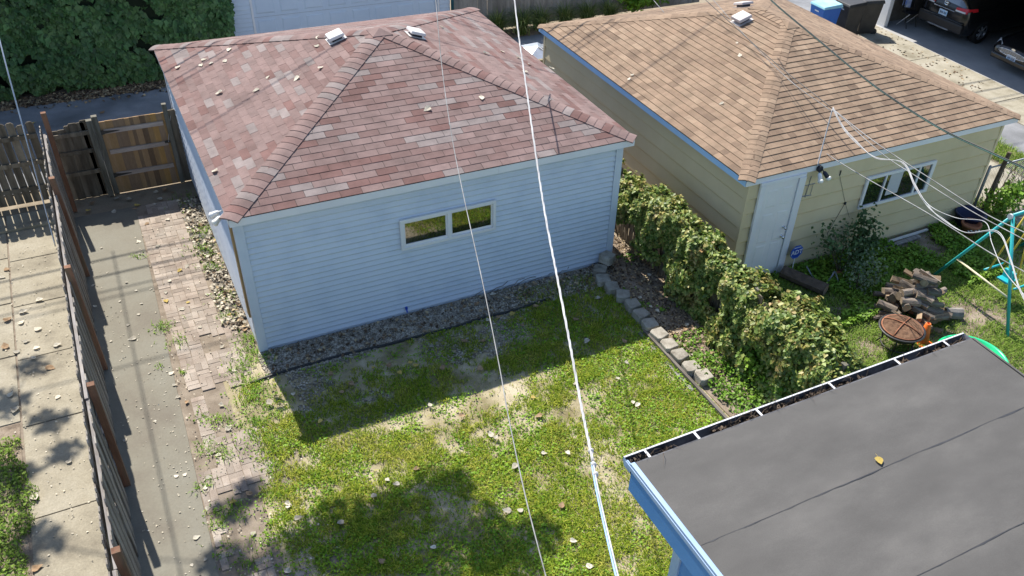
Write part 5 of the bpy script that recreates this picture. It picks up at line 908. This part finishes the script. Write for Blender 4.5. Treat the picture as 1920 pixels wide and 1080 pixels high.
# open garage on the lane with two black cars
cg = thing('open_garage', 'open-fronted garage with a white post and dark interior', 'garage', (25.5, 4.0, 0))
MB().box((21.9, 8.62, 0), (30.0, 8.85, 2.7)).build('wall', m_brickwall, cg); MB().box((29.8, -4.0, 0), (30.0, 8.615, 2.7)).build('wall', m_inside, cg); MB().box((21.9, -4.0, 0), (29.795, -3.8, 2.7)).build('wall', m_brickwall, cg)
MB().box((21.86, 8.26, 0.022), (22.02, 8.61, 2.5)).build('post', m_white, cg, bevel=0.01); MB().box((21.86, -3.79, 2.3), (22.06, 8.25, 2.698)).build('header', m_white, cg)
MB().box((21.6, -4.3, 2.702), (30.3, 9.1, 2.9)).build('roof', m_felt, cg)
def car(name, label, x, y, rz, kind):
    t = thing(name, label, 'car', (x, y, 0)); RM = Matrix.Translation((x, y, 0.022)) @ Matrix.Rotation(rz, 4, 'Z'); T = lambda p: RM @ Vector(p)
    # stations along the car: x, half width at sill / shoulder / belt / roof, z of sill, shoulder, belt, roof
    if kind == 'suv': ST = [(-2.25,.60,.70,.66,.60,.42,.62,.90,.96),(-2.18,.80,.88,.82,.62,.34,.65,1.02,1.12),(-2.05,.88,.93,.86,.60,.28,.68,1.06,1.45),(-1.75,.90,.94,.87,.62,.26,.70,1.06,1.64),(-0.9,.90,.94,.88,.66,.25,.70,1.05,1.70),(0.1,.90,.94,.88,.66,.25,.70,1.03,1.69),(0.75,.90,.94,.88,.60,.25,.70,1.02,1.50),(1.15,.90,.93,.87,.72,.26,.70,1.00,1.08),(1.9,.88,.91,.84,.62,.28,.68,.92,.98),(2.2,.78,.82,.74,.5,.32,.6,.80,.86),(2.3,.6,.65,.6,.4,.38,.52,.66,.70)]
    else: ST = [(-2.35,.60,.68,.64,.50,.38,.55,.84,.90),(-2.2,.82,.88,.84,.66,.30,.60,.92,1.0),(-1.5,.88,.92,.86,.66,.24,.62,.94,1.10),(-0.9,.88,.92,.86,.60,.22,.62,.94,1.40),(0.0,.88,.92,.86,.60,.22,.62,.92,1.44),(0.6,.88,.92,.86,.56,.22,.62,.91,1.28),(1.1,.88,.92,.86,.70,.22,.62,.88,.96),(1.8,.86,.90,.82,.60,.24,.60,.80,.87),(2.2,.78,.84,.74,.50,.26,.55,.70,.77),(2.38,.62,.68,.60,.40,.30,.48,.62,.67)]
    rows = []
    for (sx_, a, b, c_, d_, z0, z1, z2, z3) in ST:
        h = [(0,z0),(a*.9,z0),(a,z0+.06),(b,z1),(c_,z2),(d_,z3-.02),(d_*.6,z3),(0,z3+.01)]; rows.append([(sx_, yy, zz) for yy, zz in h]+[(sx_, -yy, zz) for yy, zz in h[-2:0:-1]])
    k = len(rows[0]); body = MB(); gl = MB(); V = [T(p) for r_ in rows for p in r_]; fb = []; fg = []
    for i in range(len(rows)-1):
        for j in range(k):
            f = (i*k+j, i*k+(j+1) % k, (i+1)*k+(j+1) % k, (i+1)*k+j); tall = ST[i][8]-ST[i][7] > 0.25 or ST[i+1][8]-ST[i+1][7] > 0.25
            (fg if tall and j in (4, 9) else fb).append(f)
            if tall and j in (5, 6, 7, 8) and (ST[i][8] != ST[i+1][8]) and abs(ST[i][8]-ST[i+1][8]) > 0.16: fb.pop(); fg.append(f)
    fb += [tuple(range(k-1, -1, -1)), tuple(range((len(rows)-1)*k, len(rows)*k))]; body.add(V, fb); bo = body.build('body', m_carbody, t, True); gl.add(V, fg); gl.build('window_glass', m_carglass, t, True)
    wr = 0.36 if kind == 'suv' else 0.33
    for wx_ in ((-1.35, 1.35) if kind == 'suv' else (-1.42, 1.42)):
        for sy_ in (-1, 1):
            c_ = Vector((wx_, sy_*0.83, wr)); tw = 0.11; prof = [(wr*.66,-tw),(wr*.94,-tw),(wr,-tw*.7),(wr,tw*.7),(wr*.94,tw),(wr*.66,tw)]
            w_ = MB(); n = 24; w_.lathe(prof, (0,0,0), n, axis='y'); w_.v = [tuple(T(c_+Vector(p))) for p in w_.v]; wo = w_.build('wheel', m_tyre, t, True)
            r_ = MB(); r_.lathe([(wr*.68,sy_*tw*.8),(wr*.62,sy_*tw*.9),(wr*.60,sy_*tw*.3)], (0,0,0), 24, axis='y')
            for s_ in range(7):
                a = s_*2*math.pi/7; u_ = Vector((math.cos(a),0,math.sin(a))); v_ = Vector((-math.sin(a),0,math.cos(a))); o_ = Vector((0,sy_*tw*.85,0)); r_.prism([v_*.02+o_, u_*wr*.63+v_*.035+o_, u_*wr*.63-v_*.035+o_, -v_*.02+o_], (0,-sy_*0.03,0))
            r_.lathe([(0.001,sy_*tw*.92),(.05,sy_*tw*.92),(.06,sy_*tw*.6)], (0,0,0), 12, axis='y'); r_.v = [tuple(T(c_+Vector(p))) for p in r_.v]; r_.build('rim', m_rim, wo, True)
            d_ = MB(); d_.lathe([(0.001,sy_*tw*.2),(wr*.67,sy_*tw*.2)], (0,0,0), 20, axis='y'); d_.v = [tuple(T(c_+Vector(p))) for p in d_.v]; d_.build('brake_disc', m_plastic, wo)
    end = -1 if kind == 'suv' else 1; xe = -2.25 if kind == 'suv' else 2.38; ft = 'XZ'
    pz = 0.80 if kind == 'suv' else 0.46; px_ = xe+end*0.012; P_ = lambda a, b, dx=0.0: T((px_+end*dx, a, pz+b))
    pl = MB().add([P_(-.155,-.08),(P_(.155,-.08)),P_(.155,.08),P_(-.155,.08),P_(-.155,-.08,-.01),P_(.155,-.08,-.01),P_(.155,.08,-.01),P_(-.155,.08,-.01)], [(0,1,2,3),(4,5,6,7),(0,1,5,4),(1,2,6,5),(2,3,7,6),(3,0,4,7)]).build('number_plate', m_plate, t)
    q = MB()
    for s_ in (-.11,-.075,-.04,.01,.045,.08,.11): q.add([P_(s_-.011,-.035,.002),P_(s_+.011,-.035,.002),P_(s_+.011,.03,.002),P_(s_-.011,.03,.002)], [(0,1,2,3)])
    q.build('plate_characters', m_ink, pl)
    bx = lambda nm, m_, x0, x1, y0, y1, z0, z1, par=t, bv=0.01: MB().add([T((a, b, c_)) for c_ in (z0, z1) for a, b in ((x0,y0),(x1,y0),(x1,y1),(x0,y1))], [(3,2,1,0),(4,5,6,7),(0,1,5,4),(1,2,6,5),(2,3,7,6),(3,0,4,7)]).build(nm, m_, par, bevel=bv)
    if kind == 'suv':
        for s_ in (-1, 1):
            MB().add([T((-2.262, s_*.42, .98)), T((-2.22, s_*.80, .98)), T((-1.86, s_*.93, 1.06)), T((-1.9, s_*.91, 1.14)), T((-2.16, s_*.80, 1.12)), T((-2.255, s_*.42, 1.08))], [(0,1,2,3,4,5)]).prism([T((-2.262, s_*.42, .98)), T((-2.22, s_*.80, .98)), T((-2.16, s_*.80, 1.12)), T((-2.235, s_*.42, 1.08))], (0.05,0,0)).build('tail_lamp', m_red, t)
            MB().prism([T((-2.272, s_*.42, .975)), T((-2.235, s_*.76, .975)), T((-2.228, s_*.76, 1.02)), T((-2.268, s_*.42, 1.02))], (0.02,0,0)).build('reverse_lamp', m_clear, t); bx('reflector', m_red, -2.27, -2.23, s_*.70-.05, s_*.70+.05, .43, .47)
        bx('rear_bumper', m_plastic, -2.31, -2.15, -.86, .86, .36, .66, t, 0.05); bx('bumper_step', m_carbody, -2.32, -2.2, -.84, .84, .662, .70, t, 0.012); bx('skid_plate', m_grey, -2.325, -2.29, -.4, .4, .36, .40)
        bx('tailgate_trim', m_chrome, -2.275, -2.25, -.40, .40, .93, .95, t, 0.004)
        em = MB(); cc = T((-2.20, 0, 1.09)); n = 18
        for ex in ((.085,.06),(.035,.058),(.075,.026)): em.tube([cc+Vector((-.03, math.cos(k_*2*math.pi/n)*ex[0], math.sin(k_*2*math.pi/n)*ex[1]+(.03 if ex[1] < .03 else 0))) for k_ in range(n+1)], 0.009, 5)
        em.build('emblem', m_chrome, t)
    else:
        bx('grille_back', m_plastic, 2.34, 2.39, -.50, .50, .50, .66, t, 0.03)
        for s_ in range(5): bx('grille_bar', m_chrome, 2.385, 2.405, -.46+.02*abs(s_-2), .46-.02*abs(s_-2), .515+s_*.032, .525+s_*.032, t, 0.002)
        MB().tube([T((2.40, math.cos(a*math.pi/12)*.50, .585+math.sin(a*math.pi/12)*.085)) for a in range(25)], 0.010, 6).build('grille_surround', m_chrome, t, True)
        for s_ in (-1, 1):
            MB().prism([T((2.33, s_*.52, .64)), T((2.20, s_*.78, .66)), T((1.98, s_*.86, .74)), T((2.10, s_*.74, .745)), T((2.29, s_*.52, .72))], (0.03,0,-0.01)).build('headlamp', m_clear, t); bx('fog_lamp', m_clear, 2.29, 2.33, s_*.62-.05, s_*.62+.05, .33, .38)
        em = MB(); cc = T((2.405, 0, .715)); em.lathe([(0.001,-.01),(.07,-.01),(.07,.01),(0.001,.01)], cc, 16, axis='x', ex=(1,.42)); em.build('emblem', m_chrome, t)
        bx('front_bumper', m_carbody, 2.25, 2.40, -.72, .72, .28, .44, t, 0.04)
    for s_ in (-1, 1): bx('door_mirror', m_carbody, (0.72 if kind == 'suv' else .62), (0.92 if kind == 'suv' else .80), s_*1.0-.08, s_*1.0+.08, .98, 1.12, t, 0.03)
    return t
car('suv', 'black SUV parked nose-in, its rear lamps and plate showing', 25.05, 7.02, 0.03, 'suv')
car('sedan', 'black sedan parked facing out with a chrome grille', 24.90, 3.87, math.pi-0.04, 'sedan')
# odds and ends by the post
ch = Vector((22.7, 8.1, 0.022)); t = thing('folding_chair', 'dark folding chair with a blue towel inside the open garage', 'chair', ch)
for dx in (-.22, .22):
    MB().tube([ch+Vector((dx,-.22,0)), ch+Vector((dx,.2,.85))], 0.014, 6).build('leg', m_iron, t); MB().tube([ch+Vector((dx,.22,0)), ch+Vector((dx,-.2,.46))], 0.014, 6).build('leg', m_alu, t)
MB().box(ch+Vector((-.23,-.22,.44)), ch+Vector((.23,.15,.465))).build('seat', m_plastic, t); MB().box(ch+Vector((-.23,.13,.55)), ch+Vector((.23,.16,.88))).build('backrest', m_plastic, t)
tw_ = MB().add([ch+Vector(p) for p in ((-.24,.10,.60),(.05,.10,.55),(.05,.115,.90),(-.24,.115,.90),(-.24,.18,.90),(.05,.18,.90),(.05,.20,.66),(-.24,.20,.62))], [(0,1,2,3),(3,2,5,4),(4,5,6,7)]).build('towel', mat('towel', [(0.1,0.2,0.6),(0.6,0.65,0.75)], 6, 0.9)); tag(tw_, 'blue and white towel draped over the folding chair back', 'towel')

P = scatter(420, 20.1, -2.0, 21.7, 8.6, 0.034); P = P[fbm(P[:,0], P[:,1], 1.1, 88) > 0.45]; V, F = leaves(P, G.normal(size=P.shape)*0.4+[0,0,1], 0.075, 104, 0); tag(link('apron_litter', np_mesh('apron_litter', V, F, m_litter)), 'brown leaf scraps strewn over the pale concrete apron', 'leaf litter', kind='stuff')
# ---------------------------------------------------------------- overhead wires
def wire(name, label, pts, r, m, n=10, grp=None, sides=6, cat='cable'):
    return tag(MB().tube(catmull(pts, n), r, sides).build(name, m, None, True), label, cat, grp)
W_ = lambda L: [atd(u, v, t) for u, v, t in L]
# thick twisted white service drop: a bundle of three strands to its splice, then two thinner wires
main = catmull(W_([(958,-60,15.5),(972,60,14.0),(985,150,13.0),(1002,270,11.8),(1022,400,10.6),(1045,520,9.6),(1068,640,8.7),(1090,760,7.9),(1112,865,7.3)]), 14)
sd_ = thing('service_cable', 'thick twisted white service cable hanging across the yard', 'cable', main[0])
for k in range(3):
    pts = []
    for i, p in enumerate(main):
        a = i*0.8+0.7*math.sin(i*0.37)+k*2.094; pts.append(p+Vector((math.cos(a)*0.008, 0.004, math.sin(a)*0.008)))
    MB().tube(pts, 0.0066, 6).build('strand', m_cabw, sd_, True)
tail = W_([(1112,865,7.3),(1122,920,7.0),(1140,1000,6.6),(1158,1075,6.2),(1175,1140,5.9)])
MB().tube(catmull(tail, 8), 0.0075, 6).build('tail_wire', m_cabw, sd_, True); MB().tube(catmull([Vector(p)+Vector((-0.015,0,-0.01)) for p in tail], 8), 0.008, 6).build('tail_wire', mat('blue_lit_wire', (0.30,0.45,0.75), rough=0.5), sd_, True)  # second tail wire: the blue light on it is put into its colour
for u, v, t_ in ((1108,846,7.42),(1113,872,7.28),(1117,890,7.18)): p = Vector(atd(u, v, t_)); MB().lathe([(0.001,-.03),(.022,-.02),(.026,0),(.022,.02),(0.001,.03)], p, 8).build('splice', m_cabw, sd_, True)
wire('thin_cable', 'thin grey cable running over the red roof toward the lawn', W_([(812,-60,13.6),(828,120,12.7),(848,260,11.9),(872,380,11.2),(905,530,10.2),(935,680,9.3),(955,790,8.7),(985,930,8.0),(1022,1075,7.3),(1040,1140,7.0)]), 0.0065, m_cabg)
gb = onz(104, 462, 0.05); tp = atd(0, 78, 16.2); up_ = atd(-70, -220, 17.4)
wire('guy_wire', 'pale steel guy wire running down behind the wooden fence', [gb, gb*0.55+tp*0.45, tp, up_], 0.014, m_steel)
# wires to the right
blk = W_([(1415,-40,17.0),(1445,0,16.6),(1530,72,15.8),(1640,162,14.8),(1760,240,13.8),(1860,288,13.0),(1925,318,12.4),(2000,352,11.8)])
wire('twisted_cable', 'black and green twisted cable crossing the tan roof', blk, 0.0115, m_cabgr); wire('twisted_cable', 'black carrier wire wrapped along the green cable', [Vector(p)+Vector((0.0,0.01,0.018)) for p in blk], 0.008, m_cabk)
J = W_([(1561,204,15.3)])[0]
wire('thin_cable', 'thin dark wire over the tan roof meeting the white bundle', W_([(1280,-40,19.5),(1345,20,18.4),(1450,115,16.8)])+[J], 0.0075, m_cabk); wire('thin_cable', 'fainter grey wire over the tan roof beside the vent', W_([(1320,-20,19),(1400,70,17.6),(1480,150,16.3)])+[Vector(J)+Vector((0,0,-.05))], 0.006, m_cabg)
wire('thin_cable', 'long thin wire sagging over the tan roof toward the swing set', W_([(1200,-30,21),(1265,45,19.8),(1400,180,17.6),(1560,295,15.6),(1740,400,13.4),(1850,470,12.2),(1925,512,11.4),(1990,550,10.8)]), 0.008, m_cabg)
wire('thin_cable', 'upper thin wire from the bundle toward the swing set', [J]+W_([(1640,266,14.4),(1760,345,13.2),(1850,402,12.4),(1925,438,11.8),(1990,475,11.2)]), 0.008, m_cabg); wire('thin_cable', 'lower thin wire from the bundle crossing the window', [J]+W_([(1650,285,14.2),(1720,332,13.4),(1820,395,12.4),(1925,452,11.4),(1990,490,10.8)]), 0.007, m_cabg)
b = thing('cable_bundle', 'loose white cable bundle looping down past the cream garage window', 'cable', J)
for k, dz in enumerate((0.0, 0.03, 0.055)):
    pts = [J]+W_([(1580,240,15.0),(1605,268,14.6),(1640,294+k*3,14.0),(1692,306+k,13.2),(1715,350,12.8),(1740,388,12.4)])
    pts += W_([(1790,412,12.0),(1845,420,11.5),(1858,460,11.2),(1880,510,10.8),(1925,565,10.2)]) if k == 2 else W_([(1765,408+k*5,12.1),(1810,436+k*2,11.6),(1870,436,11.1),(1895,490,10.7),(1910,540,10.4),(1940,600,9.9)])
    MB().tube(catmull([Vector(p)+Vector((0.0, 0.0, dz*0.6)) for p in pts], 8), 0.0052, 6).build('strand', m_cabw, b, True)
wire('drop_rope', 'taut white rope tying the cable bundle down to the black floodlight', [J, J*0.5+np.array([9.86,-1.50,2.26])*0.5, np.array([9.86,-1.50,2.26])], 0.012, m_cabw)
# alley lines on a pole that stands beyond the left edge
pl_ = Vector((-6.6, 9.6, 0)); t = thing('utility_pole', 'tall wooden utility pole at the alley edge carrying the overhead lines', 'utility pole', pl_)
MB().tube([pl_, pl_+Vector((0,0,10.5))], [0.16, 0.11], 12).build('pole', m_pole, t, True); MB().beam(pl_+Vector((0,-1.1,9.7)), pl_+Vector((0,1.1,9.7)), 0.10, 0.12).build('cross_arm', m_pole, t)
for k, (dy, z) in enumerate(((-1.0, 9.8), (0.0, 8.3), (1.0, 9.8), (-0.15, 7.5), (0.15, 7.2))):
    a = pl_+Vector((0, dy, z)); wire('alley_line', ('lowest dark cable strung along the alley poles' if z < 7.3 else 'second lowest dark cable strung along the alley poles' if z < 8 else 'dark line on the pole below its cross-arm' if z < 9 else 'dark line on the cross-arm end over the garages' if dy < 0 else 'dark line on the cross-arm end over the ivy wall'), [a, a+Vector((9, -0.1, -0.35)), a+Vector((19, -0.2, -0.45)), a+Vector((38, -0.3, 0.1))], 0.016 if k < 3 else 0.024, m_cabk, 12, 'overhead lines along the alley')
wire('service_line', 'grey service line strung above the wooden fence toward the house', [(-2.27, 10.4, 7.6), (-2.30, 5, 7.15), (-2.33, 0, 6.95), (-2.36, -7, 7.0), (-2.4, -16, 7.5)], 0.013, m_cabk)
# ---------------------------------------------------------------- the cottonwood left of the frame that dapples the yard
tr_ = Vector((-7.6, 4.6, 0)); t = thing('cottonwood_tree', 'large cottonwood tree with a wide crown reaching over the path', 'tree', tr_)
fork = tr_+Vector((0.3, -0.3, 6.0)); MB().tube([tr_, tr_+Vector((0.05,0,2)), tr_+Vector((0.15,-0.1,4)), fork], [0.42, 0.34, 0.30, 0.26], 14).build('trunk', m_bark, t, True)
def crown_at(px, py, z): sv = SUN/SUN.z; return Vector((px+sv.x*z, py+sv.y*z, z))     # a clump at height z whose shade falls on ground point (px,py)
CL = []
for u, v, z, r_ in ((640,1010,9.2,.55),(760,985,9.4,.60),(830,930,9.0,.42),(880,1010,9.6,.55),(700,1060,9.8,.6),(560,1050,9.0,.42),(960,1050,9.5,.42),(470,925,8.6,.20),(440,955,8.4,.22),(430,1060,9.0,.35),(60,690,8.0,.22),(95,790,8.4,.24),(120,850,8.2,.20),(10,760,8.2,.3),(70,1020,8.8,.3),(780,1090,9.6,.5),(1010,1010,9.2,.28),(20,900,8.7,.3)):
    gnd = onz(u, v); CL.append((crown_at(gnd[0], gnd[1], z), r_))
r_ = random.Random(5)
for k in range(26): CL.append((tr_+Vector((r_.uniform(-4.5, 2.0), r_.uniform(-3.0, 3.5), r_.uniform(7.5, 14))), r_.uniform(.7, 1.2)))
done = [fork]; todo = [c_ for c_, _ in CL]
while todo:                                                    # grow limbs outwards, each from the nearest point already reached
    a, b = min(((p, c_) for p in done for c_ in todo), key=lambda pc: (pc[0]-pc[1]).length); w_ = 0.035 if b.x < -4 else 0.013
    MB().tube([a, a*0.6+b*0.4+Vector((0,0,0.12)), b], [w_*1.3, w_, w_*0.6], 5).build('limb', m_bark, t); done.append(b); todo.remove(b)
Ps = []; gg = np.random.default_rng(55)
for c_, rr_ in CL:
    n = int(520*(rr_/0.5)**2); k = gg.normal(size=(n,3)); k /= np.linalg.norm(k, axis=1, keepdims=True); Ps.append(np.array(tuple(c_))+k*(gg.random((n,1))**0.45)*rr_*np.array([1.25,1.1,0.8]))
P = np.concatenate(Ps); V, F = leaves(P, gg.normal(size=P.shape)+[0,0,.6], 0.12, 56, 0.3); o = link('crown', np_mesh('crown', V, F, m_treeleaf), t); o['kind'] = 'stuff'
# ---------------------------------------------------------------- fallen cottonwood leaves
def leaf_mesh(seed, m, curl):
    r_ = random.Random(seed); pts = [(0,-.48),(.22,-.50),(.44,-.30),(.42,-.02),(.24,.26),(0,.58),(-.24,.26),(-.42,-.02),(-.44,-.30),(-.22,-.50)]
    q = MB(); V = [(0,-.05,0.02)]+[(x*r_.uniform(.88,1.1), y*r_.uniform(.9,1.08), curl*(x*x*1.6+abs(y)*.35)+r_.uniform(0,.07)) for x, y in pts]; q.add(V, [(0, i+1, (i+1) % 10+1) for i in range(10)]); q.tube([(0,-.45,.03),(.03,-.75,.05),(.1,-.95,.02)], .018, 4); return q.mesh('fallen_leaf', m)
LM = {k: [leaf_mesh(s, m, c_) for s, c_ in ((1,.12),(2,.28),(3,.5))] for k, m in (('p', m_leafpale), ('y', m_leafyel), ('b', m_leafbrn))}
def fall(P, n, kind, size, label, group, seed):
    r_ = random.Random(seed); n = Vector(n).normalized(); kk = r_.choice(kind)
    rot = n.to_track_quat('Z', 'Y').to_matrix().to_4x4() @ Matrix.Rotation(r_.uniform(0, 6.28), 4, 'Z') @ Matrix.Rotation(r_.uniform(-.25,.25), 4, 'X')
    o = link('fallen_leaf', r_.choice(LM[kk]), None, Matrix.Translation(Vector(P)+n*0.004) @ rot @ Matrix.Scale(size*r_.uniform(.75,1.2), 4)); tag(o, label, 'leaf', group)
pathL = [(248,636),(260,453),(258,482),(237,530),(322,700),(328,722),(333,745),(389,954),(347,890),(330,893),(360,1060),(385,1050),(369,1008),(175,535),(178,575),(260,590),(255,545),(225,565),(205,860),(215,865),(172,600),(190,465),(258,455),(280,700),(235,825),(290,790),(240,610),(208,640),(265,570),(180,620)]
for i, (u, v) in enumerate(pathL): fall(onz(u, v, 0.018), (0,0,1), 'ppp', 0.105 if i in (0,1,4,6,7,12) else 0.06, 'pale dry leaf lying on the smooth concrete path', 'leaves on the concrete path', i)
brickL = [(275,420),(295,462),(315,412),(337,508),(318,527),(311,549),(312,565),(390,480),(353,567),(375,614),(390,552),(420,560),(430,590),(438,545),(452,600),(460,618),(417,650),(440,695),(350,755),(415,760),(430,800),(427,803),(409,853),(392,896),(437,940),(467,926),(385,915),(475,1000),(541,1072),(372,500),(400,520),(405,450),(425,520),(460,585),(350,500),(340,580)]
for i, (u, v) in enumerate(brickL): fall(onz(u, v, 0.02), (0,0,1), 'pppby', 0.09, 'pale dry leaf lying on the worn brick path', 'leaves on the brick path', 50+i)
walkL = [(75,563),(45,585),(70,617),(50,640),(68,652),(108,647),(62,672),(108,745),(130,865),(66,934),(70,1065),(40,605),(95,690),(15,600),(10,650),(30,660),(12,505),(5,520),(20,740),(28,770)]
for i, (u, v) in enumerate(walkL): fall(onz(u, v, 0.02), (0,0,1), 'pppb', 0.12, 'pale dry leaf lying on the neighbour concrete walk', 'leaves on the neighbour walk', 120+i)
lawnL = [(806,760),(866,780),(812,1027),(715,1052),(743,908),(727,900),(975,957),(965,875),(1000,745),(1158,710),(1187,755),(1053,948),(1106,1062),(920,815),(540,950),(560,972),(640,980),(505,755),(550,740),(540,945),(1175,680),(1010,780),(930,820),(1080,720),(1065,850),(1075,1015),(950,958),(700,930),(600,790),(1195,760),(1020,850),(780,880),(1100,640),(900,690),(660,720),(730,685)]
for i, (u, v) in enumerate(lawnL): fall(onz(u, v, 0.05), (0,0,1), 'ppppby', 0.095, 'pale dry leaf lying on the patchy lawn', 'leaves on the patchy lawn', 160+i)
gravL = [(905,640),(830,690),(780,685),(935,595),(960,590),(1005,575),(750,700),(700,690),(870,640),(925,552),(895,570),(1180,560),(1240,560),(1170,640),(1080,600),(640,735),(620,700),(915,600),(980,610),(770,680),(810,650),(1120,560)]
for i, (u, v) in enumerate(gravL): fall(onz(u, v, 0.04), (0,0,1), 'ybbyp', 0.10, 'yellow or brown leaf lying in the shade of the blue garage', 'leaves in the garage shade', 220+i)
redL = [(335,128),(383,113),(378,124),(397,120),(423,116),(412,176),(481,171),(503,146),(557,149),(602,129),(404,323),(596,72),(594,88),(430,95)]
for i, (u, v) in enumerate(redL): fall(onroof(u, v, RED[0][3], RED[0][0], RED[1])+RED[2][3]*0.012, RED[2][3], 'ppp', 0.105, 'white dry leaf lying on the red shingle roof', 'leaves on the red roof', 260+i)
for i, (u, v) in enumerate(((903,185),(801,206))): fall(onroof(u, v, RED[0][0], RED[0][1], RED[1])+RED[2][0]*0.012, RED[2][0], 'ppp', 0.11, 'white dry leaf lying on the red shingle roof', 'leaves on the red roof', 280+i)
for i, (u, v) in enumerate(((827,52),(911,102),(941,98),(972,110),(991,122),(1033,130),(984,137))): fall(onroof(u, v, RED[0][1], RED[0][2], RED[1])+RED[2][1]*0.012, RED[2][1], 'ppp', 0.11, 'white dry leaf lying on the red shingle roof', 'leaves on the red roof', 290+i)
for i, (u, v) in enumerate(((1180,149),(1185,142),(1382,82),(1387,105),(1353,196))): fall(onroof(u, v, TAN[0][3], TAN[0][0], TAN[1])+TAN[3][3]*0.012, TAN[3][3], 'ppp', 0.09, 'white dry leaf lying on the tan shingle roof', 'leaves on the tan roof', 310+i)
fall(onz(1648, 866, HZ)+np.array([0,0,.012]), (0,0,1), 'y', 0.11, 'single pale yellow leaf lying on the flat black roof', None, 330)
r_ = random.Random(77)
for i in range(24):
    p = (r_.uniform(-6, 0.4), r_.uniform(7.6, 11.0), 0.006); fall(p, (0,0,1), 'ybyp', 0.11, 'yellowish leaf lying on the shaded alley asphalt', 'leaves on the alley', 340+i)
for i in range(14):
    p = (r_.uniform(-2.1, -0.2), r_.uniform(5.6, 6.2), 0.01); fall(p, (0,0,1), 'ybbp', 0.10, 'leaf lying in the shade just inside the wooden gate', 'leaves inside the gate', 380+i)
for i in range(26):
    p = (r_.uniform(6.5, 7.25), r_.uniform(-3.2, 0.3), 0.05); fall(p, (0,0,1), 'pppb', 0.085, 'pale leaf lying on the bare planting bed', 'leaves on the planting bed', 400+i)

# small pale scraps of leaf and chaff, too many to count
P = scatter(520, -2.15, -5.5, -1.0, 5.4, 0.024); P = P[fbm(P[:,0], P[:,1], 0.8, 81) > 0.42]; V1, F1 = leaves(P, G.normal(size=P.shape)*0.3+[0,0,1], 0.026, 82, 0)
P = scatter(420, -0.34, 0.9, 0.04, 5.6, 0.035); V2, F2 = leaves(P, G.normal(size=P.shape)*0.45+[0,0,1], 0.075, 83, 0)
P = scatter(420, -1.3, -5.5, 0.1, 4.8, 0.026); V3, F3 = leaves(P, G.normal(size=P.shape)*0.3+[0,0,1], 0.030, 84, 0); P = scatter(300, -3.6, -4.0, -2.55, 5.0, 0.022); V4, F4 = leaves(P, G.normal(size=P.shape)*0.3+[0,0,1], 0.028, 85, 0)
V, F = join([(V1,F1),(V2,F2),(V3,F3),(V4,F4)]); tag(link('leaf_scraps', np_mesh('leaf_scraps', V, F, mat('leaf_scrap', [(0.46,0.40,0.30),(0.66,0.60,0.48)], 12, 0.8, rnd='island', rv=(0.5,1.2)))), 'small pale leaf scraps strewn over the paths and gravel', 'leaf scraps', kind='stuff')

P = np.concatenate([scatter(420, 0.1, -0.5, 6.7, 0.12, 0.045), scatter(120, -0.3, 0.9, 0.05, 5.6, 0.05)]); V, F = leaves(P, G.normal(size=P.shape)*0.5+[0,0,1], 0.062, 86, 0); tag(link('gravel_litter', np_mesh('gravel_litter', V, F, m_litter)), 'brown leaf litter caught on the gravel along the blue garage', 'leaf litter', kind='stuff')
